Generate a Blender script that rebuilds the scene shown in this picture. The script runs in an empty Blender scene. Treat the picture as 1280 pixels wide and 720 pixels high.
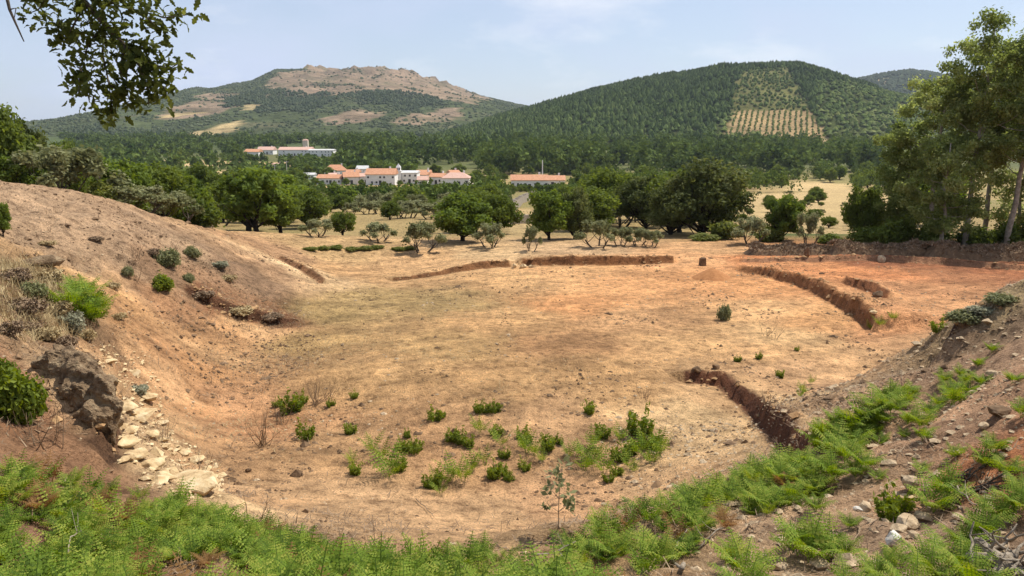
import bpy, bmesh, math, random
import numpy as np
from mathutils import Vector

# ------------------------------------------------------------------ scene, camera, light
SC = bpy.context.scene
COL = SC.collection
R = math.radians
PITCH, FPX, CAMZ = R(12.0), 920.0, 8.0

cam_d = bpy.data.cameras.new("camera")
cam_d.sensor_width = 36.0
cam_d.lens = 36.0 * FPX / 1280.0
cam_d.clip_start, cam_d.clip_end = 0.1, 30000.0
cam = bpy.data.objects.new("camera", cam_d)
COL.objects.link(cam)
cam.location = (0, 0, CAMZ)
cam.rotation_euler = (R(90) - PITCH, 0, 0)
SC.camera = cam

SUN_AZ, SUN_EL = R(57), R(58)
world = bpy.data.worlds.new("World")
SC.world = world
world.use_nodes = True
wn, wl = world.node_tree.nodes, world.node_tree.links
wn.clear()
w_out = wn.new("ShaderNodeOutputWorld")
w_bg = wn.new("ShaderNodeBackground")
w_sky = wn.new("ShaderNodeTexSky")
w_sky.sky_type = 'NISHITA'
w_sky.sun_disc = False
w_sky.sun_elevation = SUN_EL
w_sky.sun_rotation = SUN_AZ
w_sky.altitude = 500
w_sky.air_density = 1.0
w_sky.dust_density = 1.3
w_sky.ozone_density = 1.0
w_bg.inputs["Strength"].default_value = 0.108
# thin cirrus veil on the sky dome
w_tc = wn.new("ShaderNodeTexCoord")
w_map = wn.new("ShaderNodeMapping"); w_map.inputs["Scale"].default_value = (1.3, 1.3, 3.6)
w_n = wn.new("ShaderNodeTexNoise"); w_n.inputs["Scale"].default_value = 2.2; w_n.inputs["Detail"].default_value = 6; w_n.inputs["Roughness"].default_value = 0.55
w_r = wn.new("ShaderNodeValToRGB")
w_r.color_ramp.elements[0].position = 0.46; w_r.color_ramp.elements[0].color = (0, 0, 0, 1)
w_r.color_ramp.elements[1].position = 0.72; w_r.color_ramp.elements[1].color = (1, 1, 1, 1)
w_mul = wn.new("ShaderNodeMath"); w_mul.operation = 'MULTIPLY_ADD'; w_mul.inputs[1].default_value = 0.50; w_mul.inputs[2].default_value = 0.50
w_mix = wn.new("ShaderNodeMixRGB"); w_mix.inputs[2].default_value = (4.9, 5.6, 7.2, 1)
wl.new(w_tc.outputs["Generated"], w_map.inputs["Vector"])
wl.new(w_map.outputs[0], w_n.inputs["Vector"])
wl.new(w_n.outputs["Fac"], w_r.inputs[0])
wl.new(w_r.outputs[0], w_mul.inputs[0])
wl.new(w_mul.outputs[0], w_mix.inputs[0])
wl.new(w_sky.outputs[0], w_mix.inputs[1])
w_cl = wn.new("ShaderNodeMixRGB"); w_cl.inputs[2].default_value = (7.6, 7.8, 8.3, 1)
w_n2 = wn.new("ShaderNodeTexNoise"); w_n2.inputs["Scale"].default_value = 3.4; w_n2.inputs["Detail"].default_value = 7; w_n2.inputs["Roughness"].default_value = 0.6; wl.new(w_map.outputs[0], w_n2.inputs["Vector"])
w_r2 = wn.new("ShaderNodeValToRGB"); w_r2.color_ramp.elements[0].position = 0.53; w_r2.color_ramp.elements[0].color = (0, 0, 0, 1); w_r2.color_ramp.elements[1].position = 0.74; w_r2.color_ramp.elements[1].color = (.55, .55, .55, 1)
wl.new(w_n2.outputs["Fac"], w_r2.inputs[0]); wl.new(w_r2.outputs[0], w_cl.inputs[0]); wl.new(w_mix.outputs[0], w_cl.inputs[1])
wl.new(w_cl.outputs[0], w_bg.inputs["Color"])
wl.new(w_bg.outputs[0], w_out.inputs["Surface"])

sun_d = bpy.data.lights.new("sun", 'SUN')
sun_d.energy = 5.0
sun_d.angle = R(0.53)
sun_d.color = (1.0, 0.95, 0.86)
sun = bpy.data.objects.new("sun", sun_d)
COL.objects.link(sun)
SV = Vector((math.sin(SUN_AZ) * math.cos(SUN_EL), math.cos(SUN_AZ) * math.cos(SUN_EL), math.sin(SUN_EL)))
sun.rotation_euler = SV.to_track_quat('Z', 'Y').to_euler()

SC.view_settings.view_transform = 'Standard'
SC.view_settings.look = 'None'
SC.view_settings.exposure = 0.28
SC.view_settings.gamma = 1.0
SC.view_settings.use_curve_mapping = False
SC.cycles.max_bounces = 6
SC.cycles.diffuse_bounces = 3
SC.cycles.transmission_bounces = 4
SC.cycles.transparent_max_bounces = 8
SC.cycles.volume_bounces = 0

# ------------------------------------------------------------------ small helpers
def rng(s): return np.random.default_rng(s)
def smooth(a, b, x):
    t = np.clip((x - a) / (b - a), 0, 1)
    return t * t * (3 - 2 * t)
def _hash(ix, iy, s):
    h = (ix.astype(np.int64) * 374761393 + iy.astype(np.int64) * 668265263 + s * 2147483647 + 1013) & 0xFFFFFFFF
    h = ((h ^ (h >> 13)) * 1274126177) & 0xFFFFFFFF
    h = (h ^ (h >> 16)) & 0xFFFFFFFF
    return h / 4294967295.0
def vnoise(x, y, s=0):
    xi, yi = np.floor(x), np.floor(y)
    fx, fy = x - xi, y - yi
    fx, fy = fx * fx * (3 - 2 * fx), fy * fy * (3 - 2 * fy)
    a, b = _hash(xi, yi, s), _hash(xi + 1, yi, s)
    c, d = _hash(xi, yi + 1, s), _hash(xi + 1, yi + 1, s)
    return (a * (1 - fx) + b * fx) * (1 - fy) + (c * (1 - fx) + d * fx) * fy
def fbm(x, y, s=0, o=4):
    v, a, t = 0.0, 0.5, 0.0
    for k in range(o):
        v = v + a * vnoise(x, y, s + k * 17); t += a
        x, y, a = x * 2.03 + 11.3, y * 2.03 - 7.1, a * 0.5
    return v / t - 0.5
def lin(c):
    c = np.asarray(c, float) / 255.0
    return np.where(c <= 0.04045, c / 12.92, ((c + 0.055) / 1.055) ** 2.4)
def ray(u, v):
    f = np.array([0, math.cos(PITCH), -math.sin(PITCH)]); up = np.array([0, math.sin(PITCH), math.cos(PITCH)])
    d = f + np.array([1.0, 0, 0]) * (u - 640) / FPX + up * (360 - v) / FPX
    return d / d[1]
def at(u, v, d):
    """the point seen at photo pixel u, v when it lies d metres ahead"""
    return np.array([0, 0, CAMZ]) + ray(u, v) * d

# ------------------------------------------------------------------ terrain as a function of x, y
CP = [  # pixel u, v, distance ahead: what the photograph shows of the ground
 (0,237,30),(130,255,33),(250,290,38),(345,320,42),(60,243,31),(190,272,35.5),
 (100,330,26),(0,300,24),(0,340,20),(100,380,20),(50,430,14.5),(270,350,32),(180,320,29),(130,430,19.5),
 (200,440,22),(190,480,20),(240,480,22),(150,500,17.5),(150,560,14.6),(240,600,14.4),(280,600,15.5),(60,545,11.5),(100,560,12),(0,560,10),
 (96,470,13),(118,500,12.9),(140,470,17.5),(146,520,15.6),(112,545,11.9),(0,640,8),(0,720,6.5),(150,600,11),(150,720,6.9),(280,640,11),(280,720,7.4),(380,695,9.6),(600,690,9.6),(500,720,8),(700,720,8),
 (760,650,10.5),(900,610,12),(1000,580,12.5),(1040,545,13.5),(900,720,7.4),
 (1280,345,18),(1200,390,18),(1180,440,17.5),(1090,485,16.5),(1010,565,13.6),(1280,450,13),(1280,550,9.5),(1280,650,7.5),
 (1100,600,10.5),(1100,720,7),(1150,520,13),(1280,720,6.5),(1220,480,13.5),
 (1170,430,26),(1250,370,33),(1200,350,37),(1250,328,44),(1100,322,46),(1090,425,27.5),(1030,450,25),(1100,480,22.4),
]
XP = [(-20,46,2.2),(-30,45,2.6),(-12,52,0.5),(-42,40,4),(-42,20,6),(-30,30,6.2),(-25,15,5.6),(-15,5,5.2),(-10,0,6),(0,0,6.4),(0,3.5,5.1),
      (-4,4,4.9),(4,4,4.9),(8,3,5.2),(0,-6,6.8),(-20,-5,6.5),(15,3,5.3),(20,10,5.6),(20,16,5.2),(17,25,0.9),(22,24,1.2),(14,22.5,0.6),(30,22,2),(36,12,5),
      (35,35,1.0),(40,48,0.2),(30,56,-.2),(10,58,-.3),(-10,60,-.4),(-30,60,-.2),(-44,58,1),(20,-5,6.5),(0,52,0),(15,50,.1),
      (0,14,.12),(-3,15.5,.05),(3,15,.08),(-6,17,.05),(5,18,.0),(0,20,0),(-6,24,0),(5,24,0),(-8,30,0),(0,30,0),(8,32,0),(-8,38,0),(0,40,0),(10,40,0),(14,40,.1),(-12,44,.1),(0,46,0),
      (-10.5,26,.05),(-11,30,.15),(8.8,21.5,.1),(8,27,.05),(3,13,.6)]
_cp = np.array([at(*c) for c in CP] + [np.array(p, float) for p in XP])
def _k(r2): return 0.5 * r2 * np.log(r2 + 1e-9)
_n = len(_cp)
_A = np.zeros((_n + 3, _n + 3))
_d2 = ((_cp[:, None, :2] - _cp[None, :, :2]) ** 2).sum(-1)
_A[:_n, :_n] = _k(_d2) + np.eye(_n) * 0.6
_A[:_n, _n] = 1; _A[:_n, _n + 1:] = _cp[:, :2]; _A[_n, :_n] = 1; _A[_n + 1:, :_n] = _cp[:, :2].T
_w = np.linalg.solve(_A, np.concatenate([_cp[:, 2], [0, 0, 0]]))
FAR_Y = [0, 50, 57, 110, 200, 360, 600, 750, 1000, 3000, 9000]
FAR_Z = [0.5, 0, -0.4, -4.3, -10, -17.5, -14, -11, -5, 18, 40]
def tps(x, y):
    z = _w[_n] + _w[_n + 1] * x + _w[_n + 2] * y
    for i in range(_n):
        z = z + _w[i] * _k((x - _cp[i, 0]) ** 2 + (y - _cp[i, 1]) ** 2)
    return z
def base(x, y):
    x = np.asarray(x, float); y = np.asarray(y, float)
    z = np.interp(y, FAR_Y, FAR_Z) + fbm(x / 90, y / 90, 5, 3) * 2.2 * smooth(70, 200, y)
    near = (np.abs(x) < 62) & (y < 72) & (y > -14)
    if near.any():
        zn = np.clip(tps(x[near], y[near]), -1.2, 7.4)
        w = smooth(72, 54, y[near]) * smooth(62, 44, np.abs(x[near])) * smooth(-14, -7, y[near])
        z[near] = zn * w + z[near] * (1 - w)
    return z
def _march(fn, u, v, d0=4.0, d1=4000.0):
    r = ray(u, v)
    t = np.geomspace(d0, d1, 1500)
    zz = CAMZ + r[2] * t - fn(r[0] * t, t)
    k = np.argmax(zz < 0)
    if zz[k] >= 0: return np.array([r[0] * d1, d1, CAMZ + r[2] * d1])
    a, b = t[max(k - 1, 0)], t[k]
    tt = np.linspace(a, b, 24)
    z2 = CAMZ + r[2] * tt - fn(r[0] * tt, tt)
    j = int(np.argmax(z2 < 0)); t0 = tt[j]
    return np.array([r[0] * t0, t0, CAMZ + r[2] * t0])

# excavation edges: foot line (photo pixels on the floor), step heights, width of the raised side, depth dug at the foot
STEPS_PX = [
 ("arc",   [(928,337),(960,343),(1000,355),(1040,374),(1068,391),(1087,407)], [.2,.36,.46,.56,.66,.62], 5.0, .10, .34),
 ("far",   [(494,348),(545,342),(585,336),(634,331)], [.06,.1,.3,.3], 3.5, .08, .34),
 ("far2",  [(656,330),(700,330),(760,330),(838,327)], [.38,.42,.46,.3], 4.0, .08, .34),
 ("pit",   [(862,470),(902,474),(936,502),(970,533),(1008,566)], [.12,.2,.28,.34,.34], 2.4, .2, .2),
 ("ledge", [(1058,364),(1084,372),(1106,384)], [.2,.34,.22], 1.6, .1, .2),
 ("scarp", [(238,366),(275,386),(312,399),(358,403)], [.25,.45,.42,.15], 1.6, .0, .25),
 ("cut",   [(352,322),(378,336),(403,351)], [.12,.22,.15], 1.4, .14, .3),
 ("over",  [(1222,398),(1192,425),(1177,446)], [.35,.6,.45], 1.6, .25, .14),
 ("back",  [(930,327),(1000,327),(1090,326),(1180,330),(1275,338)], [.15,.25,.3,.3,.3], 3.0, .0, .4),
 ("crag",  [(130,578),(138,548),(138,512),(128,478),(106,450)], [.2,.7,.9,.7,.2], 1.3, .05, .25),
]
STEPS = []
for nm, px, hs, W, dig, e in STEPS_PX:
    pts = np.array([_march(base, u, v)[:2] for u, v in px])
    STEPS.append((nm, pts, np.array(hs), W, dig, e))
def step_field(x, y, pts):
    """signed distance to a polyline (left of its direction is +), parameter along it, distance beyond its ends"""
    best = np.full(x.shape, 1e9); sd = np.zeros(x.shape); par = np.zeros(x.shape); over = np.zeros(x.shape)
    m = len(pts) - 1
    for i in range(m):
        a, b = pts[i], pts[i + 1]; L = np.hypot(*(b - a)); d = (b - a) / L
        s = (x - a[0]) * d[0] + (y - a[1]) * d[1]; p = -(x - a[0]) * d[1] + (y - a[1]) * d[0]
        sc = np.clip(s, 0, L); dist = np.hypot(p, s - sc)
        o = dist < best
        best = np.where(o, dist, best); sd = np.where(o, np.where(p >= 0, dist, -dist), sd); par = np.where(o, i + sc / L, par)
        ov = np.zeros(x.shape)
        if i == 0: ov = np.maximum(ov, -s)
        if i == m - 1: ov = np.maximum(ov, s - L)
        over = np.where(o, np.maximum(ov, 0), over)
    return sd, par, over
def H(x, y):
    x = np.asarray(x, float); y = np.asarray(y, float)
    z = base(x, y)
    for nm, pts, hs, W, dig, e in STEPS:
        lo, hi = pts.min(0) - W - 2, pts.max(0) + W + 2
        m = (x > lo[0]) & (x < hi[0]) & (y > lo[1]) & (y < hi[1])
        if not m.any(): continue
        xm, ym = x[m], y[m]
        sd, par, over = step_field(xm, ym, pts)
        sd = sd + fbm(xm * 2.2, ym * 2.2, 3, 3) * (0.10 if nm == 'pit' else 0.22)
        h = np.interp(par, range(len(hs)), hs) * (1 + fbm(xm * 1.1, ym * 1.1, 9, 3) * 0.45)
        end = smooth(0.9, 0.1, over)
        up = smooth(-e / 2, e / 2, sd) * smooth(W, 0.15, sd)
        dn = np.exp(-(np.minimum(sd, 0) / 0.9) ** 2) * (1 - smooth(-e / 2, e / 2, sd))
        z[m] = z[m] + (h * up - dig * dn) * end
    # roughness of the ground itself
    bank = smooth(0.5, 2.0, z) * (y < 70) * (y > -5)
    z = z + fbm(x / 1.7, y / 1.7, 21, 4) * (0.10 + 0.42 * bank) * smooth(90, 60, y)
    z = z + fbm(x * 2.6, y * 2.6, 33, 3) * (0.10 + 0.18 * bank) * smooth(70, 45, y)
    return z
_hc = {}
def hit(u, v):
    if (u, v) not in _hc: _hc[(u, v)] = _march(H, u, v)
    return _hc[(u, v)].copy()
def ground(x, y): return float(H(np.array([x]), np.array([y]))[0])

# ------------------------------------------------------------------ object plumbing
def mesh_from(name, verts, faces, v=None, smooth_shade=False, cols=None):
    """verts (N,3); faces: list of (M,k) int arrays"""
    me = bpy.data.meshes.new(name)
    verts = np.ascontiguousarray(verts, dtype=np.float32)
    me.vertices.add(len(verts)); me.vertices.foreach_set("co", verts.ravel())
    loops = np.concatenate([f.ravel() for f in faces]).astype(np.int32)
    tot = np.concatenate([np.full(len(f), f.shape[1]) for f in faces]).astype(np.int32)
    start = np.concatenate([[0], np.cumsum(tot)[:-1]]).astype(np.int32)
    me.loops.add(len(loops)); me.loops.foreach_set("vertex_index", loops)
    me.polygons.add(len(tot)); me.polygons.foreach_set("loop_start", start); me.polygons.foreach_set("loop_total", tot)
    me.polygons.foreach_set("use_smooth", np.full(len(tot), smooth_shade, dtype=bool))
    if v is not None:
        a = me.attributes.new("var", 'FLOAT', 'POINT'); a.data.foreach_set("value", np.ascontiguousarray(v, dtype=np.float32))
    if cols is not None:
        a = me.attributes.new("soil", 'FLOAT_COLOR', 'POINT')
        a.data.foreach_set("color", np.ascontiguousarray(np.c_[cols, np.ones(len(cols))], dtype=np.float32).ravel())
    me.update(calc_edges=True)
    return me
class MB:
    """collects shapes, builds ONE mesh"""
    def __init__(s): s.V, s.F, s.A, s.n = [], [], [], 0
    def add(s, verts, faces, v=0.5):
        verts = np.asarray(verts, float)
        for f in (faces if isinstance(faces, list) else [faces]): s.F.append(np.asarray(f, int) + s.n)
        s.V.append(verts); s.A.append(np.full(len(verts), v) if np.isscalar(v) else np.asarray(v)); s.n += len(verts)
    def box(s, c, size, rot=0.0, v=0.5, taper=1.0):
        sx, sy, sz = np.asarray(size, float) / 2
        p = np.array([(-sx,-sy,-sz),(sx,-sy,-sz),(sx,sy,-sz),(-sx,sy,-sz),(-sx*taper,-sy*taper,sz),(sx*taper,-sy*taper,sz),(sx*taper,sy*taper,sz),(-sx*taper,sy*taper,sz)])
        c0, s0 = math.cos(rot), math.sin(rot)
        p = np.c_[p[:, 0] * c0 - p[:, 1] * s0, p[:, 0] * s0 + p[:, 1] * c0, p[:, 2]] + np.asarray(c, float)
        s.add(p, np.array([(0,3,2,1),(4,5,6,7),(0,1,5,4),(1,2,6,5),(2,3,7,6),(3,0,4,7)]), v)
    def tube(s, pts, rad, k=6, v=0.5):
        pts = np.asarray(pts, float); m = len(pts); rad = np.broadcast_to(np.asarray(rad, float), (m,))
        t = np.gradient(pts, axis=0); t /= np.linalg.norm(t, axis=1)[:, None] + 1e-9
        ref = np.where(np.abs(t[:, 2:3]) > 0.9, np.array([[1.0, 0, 0]]), np.array([[0, 0, 1.0]]))
        a = np.cross(t, ref); a /= np.linalg.norm(a, axis=1)[:, None] + 1e-9
        b = np.cross(t, a); ang = np.arange(k) * 2 * math.pi / k
        ring = pts[:, None] + rad[:, None, None] * (a[:, None] * np.cos(ang)[None, :, None] + b[:, None] * np.sin(ang)[None, :, None])
        i = np.arange(m - 1)[:, None] * k; j = np.arange(k)[None]; j2 = (j + 1) % k
        f = np.stack([i + j, i + j2, i + k + j2, i + k + j], -1).reshape(-1, 4)
        s.add(ring.reshape(-1, 3), [f, np.arange(k)[None, ::-1], (np.arange(k) + (m - 1) * k)[None]], v)
    def mesh(s, name, smooth_shade=False):
        return mesh_from(name, np.concatenate(s.V), s.F, np.concatenate(s.A), smooth_shade)
def link(name, data, mat=None, parent=None, loc=(0, 0, 0), rz=0.0, scale=1.0):
    o = bpy.data.objects.new(name, data)
    if mat is not None and not data.materials: data.materials.append(mat)
    COL.objects.link(o)
    if parent is not None: o.parent = parent
    o.location = loc; o.rotation_euler = (0, 0, rz)
    o.scale = (scale,) * 3 if np.isscalar(scale) else scale
    return o
def tag(o, label=None, cat=None, group=None, kind=None):
    if label: o["label"] = label
    if cat: o["category"] = cat
    if group: o["group"] = group
    if kind: o["kind"] = kind
    return o
def empty(name, loc=(0, 0, 0), rz=0.0, scale=1.0):
    o = bpy.data.objects.new(name, None); COL.objects.link(o)
    o.location = loc; o.rotation_euler = (0, 0, rz); o.scale = (scale,) * 3 if np.isscalar(scale) else scale
    o.empty_display_size = 0.2
    return o
def dup(root, kids, loc, rz=0.0, scale=1.0):
    c = root.copy(); COL.objects.link(c); c.location = loc; c.rotation_euler = (0, 0, rz)
    c.scale = (scale,) * 3 if np.isscalar(scale) else scale
    for k in kids:
        d = k.copy(); COL.objects.link(d); d.parent = c
    return c

# ------------------------------------------------------------------ materials
def new_mat(name):
    m = bpy.data.materials.new(name); m.use_nodes = True
    nt = m.node_tree; b = nt.nodes["Principled BSDF"]
    return m, nt, nt.nodes, nt.links, b
def ramp(nodes, stops):
    r = nodes.new("ShaderNodeValToRGB"); e = r.color_ramp.elements
    while len(e) < len(stops): e.new(0.5)
    for k, (p, c) in zip(e, stops): k.position = p; k.color = (*c, 1)
    return r
def noise(nodes, links, scale, detail=4, rough=0.55, vec=None):
    n = nodes.new("ShaderNodeTexNoise"); n.inputs["Scale"].default_value = scale; n.inputs["Detail"].default_value = detail; n.inputs["Roughness"].default_value = rough
    if vec is not None: links.new(vec, n.inputs["Vector"])
    return n
def leaf_mat(name, dark, light, obj_amt=0.25, transl=0.3, rough=0.7, pale=None, spec=0.12, dead=None, hue=0.485):
    m, nt, N, L, b = new_mat(name)
    at_ = N.new("ShaderNodeAttribute"); at_.attribute_name = "var"
    oi = N.new("ShaderNodeObjectInfo")
    ma = N.new("ShaderNodeMath"); ma.operation = 'MULTIPLY_ADD'; ma.inputs[1].default_value = obj_amt; L.new(oi.outputs["Random"], ma.inputs[0])
    mb = N.new("ShaderNodeMath"); mb.operation = 'MULTIPLY_ADD'; mb.inputs[1].default_value = 1 - obj_amt
    L.new(at_.outputs["Fac"], mb.inputs[0]); L.new(ma.outputs[0], mb.inputs[2]); ma.inputs[2].default_value = 0
    stops = [(0.0, dark), (0.8, light)] if pale is None else [(0.0, dark), (0.6, light), (1.0, pale)]
    if dead: stops = [(0.0, dead), (0.13, dead), (0.16, dark)] + stops[1:]
    r = ramp(N, stops); L.new(mb.outputs[0], r.inputs[0])
    L.new(r.outputs[0], b.inputs["Base Color"]); b.inputs["Roughness"].default_value = rough
    b.inputs["Specular IOR Level"].default_value = spec
    tr = N.new("ShaderNodeBsdfTranslucent")
    hs = N.new("ShaderNodeHueSaturation"); hs.inputs["Saturation"].default_value = 1.15; hs.inputs["Value"].default_value = 1.5; hs.inputs["Hue"].default_value = hue
    L.new(r.outputs[0], hs.inputs["Color"]); L.new(hs.outputs[0], tr.inputs["Color"])
    mx = N.new("ShaderNodeMixShader"); mx.inputs[0].default_value = transl
    L.new(b.outputs[0], mx.inputs[1]); L.new(tr.outputs[0], mx.inputs[2])
    L.new(mx.outputs[0], N["Material Output"].inputs["Surface"])
    return m
def rough_mat(name, c1, c2, scale=6, bump=0.5, rough=0.9, c3=None, dist=0.03):
    m, nt, N, L, b = new_mat(name)
    tc = N.new("ShaderNodeTexCoord")
    n = noise(N, L, scale, 8, 0.6, tc.outputs["Object"])
    r = ramp(N, [(0.3, c1), (0.7, c2)] if c3 is None else [(0.28, c1), (0.5, c2), (0.72, c3)]); L.new(n.outputs["Fac"], r.inputs[0])
    L.new(r.outputs[0], b.inputs["Base Color"]); b.inputs["Roughness"].default_value = rough; b.inputs["Specular IOR Level"].default_value = 0.2
    n2 = noise(N, L, scale * 3, 6, 0.65, tc.outputs["Object"])
    bu = N.new("ShaderNodeBump"); bu.inputs["Strength"].default_value = bump; bu.inputs["Distance"].default_value = dist
    L.new(n2.outputs["Fac"], bu.inputs["Height"]); L.new(bu.outputs[0], b.inputs["Normal"])
    return m

M = {}
M["oak"] = leaf_mat("oak_leaf", (.046,.070,.014), (.150,.190,.038), transl=.42)
M["oak_bright"] = leaf_mat("bright_leaf", (.056,.088,.016), (.165,.220,.042), transl=.42)
M["holm"] = leaf_mat("evergreen_leaf", (.036,.050,.014), (.120,.140,.042), pale=(.21,.22,.09), transl=.35)
M["olive"] = leaf_mat("olive_leaf", (.105,.115,.045), (.23,.235,.11), pale=(.31,.31,.18), transl=0.3)
M["tall"] = leaf_mat("tall_tree_leaf", (.090,.118,.032), (.235,.270,.085), pale=(.40,.42,.20), transl=.52, hue=.497)
M["bush"] = leaf_mat("bush_leaf", (.065,.085,.016), (.17,.19,.045), pale=(.25,.24,.09), transl=.4)
M["wood"] = leaf_mat("wood_leaf", (.040,.066,.018), (.120,.160,.042), obj_amt=0.0, transl=0.2, spec=0.0, rough=1.0)
M["pine"] = leaf_mat("pine_needle", (.030,.050,.015), (.105,.140,.040), obj_amt=0.0, transl=0.0, pale=(.18,.195,.065), spec=0.0, rough=1.0)
M["scrub"] = leaf_mat("scrub_leaf", (.040,.056,.028), (.105,.12,.06), obj_amt=0.0, transl=0.0, spec=0.0, rough=1.0)
M["bracken"] = leaf_mat("bracken_frond", (.044,.080,.010), (.165,.245,.028), obj_amt=0.12, transl=0.35, pale=(.34,.35,.065), dead=(.24,.135,.05))
M["tuft"] = leaf_mat("tuft_leaf", (.070,.105,.014), (.205,.250,.036), obj_amt=0.3, transl=0.38)
M["silver"] = leaf_mat("silver_leaf", (.17,.17,.10), (.36,.35,.24), transl=0.2)
M["branch_leaf"] = leaf_mat("oak_branch_leaf", (.034,.046,.011), (.115,.135,.030), transl=0.4, pale=(.24,.25,.08))
M["straw"] = leaf_mat("straw", (.25,.18,.085), (.46,.36,.19), transl=0.1, obj_amt=0)
M["twig"] = leaf_mat("dry_twig", (.12,.075,.042), (.30,.21,.13), transl=0.0, obj_amt=0.2)
M["bark"] = rough_mat("bark", (.045,.034,.024), (.14,.11,.08), 9, 0.8)
M["bark_dark"] = rough_mat("dark_bark", (.018,.013,.010), (.055,.042,.032), 9, 0.8)
M["bark_pale"] = rough_mat("pale_bark", (.16,.135,.10), (.42,.37,.29), 5, 0.6)
M["dead"] = rough_mat("dead_wood", (.15,.115,.08), (.42,.35,.26), 14, 0.8)
M["rock"] = rough_mat("lichen_rock", (.085,.055,.032), (.26,.175,.10), 5.5, 1.0, c3=(.44,.33,.20), dist=0.10)
M["pale_rock"] = rough_mat("pale_rock", (.30,.19,.09), (.54,.39,.21), 4.5, 1.0, c3=(.66,.54,.34))
M["white_rock"] = rough_mat("white_rock", (.42,.38,.31), (.74,.71,.64), 6, 0.7)
M["brown_rock"] = rough_mat("brown_rock", (.27,.19,.11), (.58,.44,.28), 7, 0.9)
M["clod"] = rough_mat("soil_clod", (.085,.052,.030), (.24,.15,.08), 4, 0.6)
M["heap"] = rough_mat("spoil_soil", (.30,.125,.045), (.45,.21,.08), 5, 0.9)
M["red_clod"] = rough_mat("red_soil", (.26,.145,.065), (.50,.31,.15), 5, 0.8)

# ------------------------------------------------------------------ ground sheet
def ground_mat():
    m, nt, N, L, b = new_mat("ground_soil")
    a = N.new("ShaderNodeAttribute"); a.attribute_name = "soil"
    g = N.new("ShaderNodeNewGeometry")
    big = noise(N, L, 0.8, 6, 0.62, g.outputs["Position"])
    mid = noise(N, L, 3.2, 8, 0.68, g.outputs["Position"])
    fine = noise(N, L, 22, 6, 0.7, g.outputs["Position"])
    rb = ramp(N, [(0.25, (.62, .60, .58)), (0.5, (1, 1, 1)), (0.75, (1.30, 1.27, 1.22))]); L.new(big.outputs["Fac"], rb.inputs[0])
    rm = ramp(N, [(0.34, (.48, .45, .43)), (0.47, (1, 1, 1)), (0.64, (1.28, 1.28, 1.28))]); L.new(mid.outputs["Fac"], rm.inputs[0])
    rf = ramp(N, [(0.36, (.52, .49, .46)), (0.48, (1, 1, 1)), (0.62, (1.26, 1.26, 1.26))]); L.new(fine.outputs["Fac"], rf.inputs[0])
    prev = a.outputs["Color"]
    for r_ in (rb, rm, rf):
        mx = N.new("ShaderNodeMixRGB"); mx.blend_type = 'MULTIPLY'; mx.inputs[0].default_value = 0.8
        L.new(prev, mx.inputs[1]); L.new(r_.outputs[0], mx.inputs[2]); prev = mx.outputs[0]
    # small dark crumbs of soil and pale grit
    vo = N.new("ShaderNodeTexVoronoi"); vo.inputs["Scale"].default_value = 9; vo.inputs["Randomness"].default_value = 1
    L.new(g.outputs["Position"], vo.inputs["Vector"])
    rv = ramp(N, [(0.08, (.50, .45, .40)), (0.20, (1, 1, 1))]); L.new(vo.outputs["Distance"], rv.inputs[0])
    mx = N.new("ShaderNodeMixRGB"); mx.blend_type = 'MULTIPLY'; L.new(mid.outputs["Fac"], mx.inputs[0]); L.new(prev, mx.inputs[1]); L.new(rv.outputs[0], mx.inputs[2])
    L.new(mx.outputs[0], b.inputs["Base Color"])
    b.inputs["Roughness"].default_value = 0.95; b.inputs["Specular IOR Level"].default_value = 0.15
    ad = N.new("ShaderNodeMath"); ad.operation = 'ADD'; L.new(mid.outputs["Fac"], ad.inputs[0])
    mu = N.new("ShaderNodeMath"); mu.operation = 'MULTIPLY'; mu.inputs[1].default_value = 0.35; L.new(fine.outputs["Fac"], mu.inputs[0]); L.new(mu.outputs[0], ad.inputs[1])
    bu = N.new("ShaderNodeBump"); bu.inputs["Strength"].default_value = 1.0; bu.inputs["Distance"].default_value = 0.30
    L.new(ad.outputs[0], bu.inputs["Height"]); L.new(bu.outputs[0], b.inputs["Normal"])
    return m
M["ground"] = ground_mat()
KA = 0.88
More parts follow.
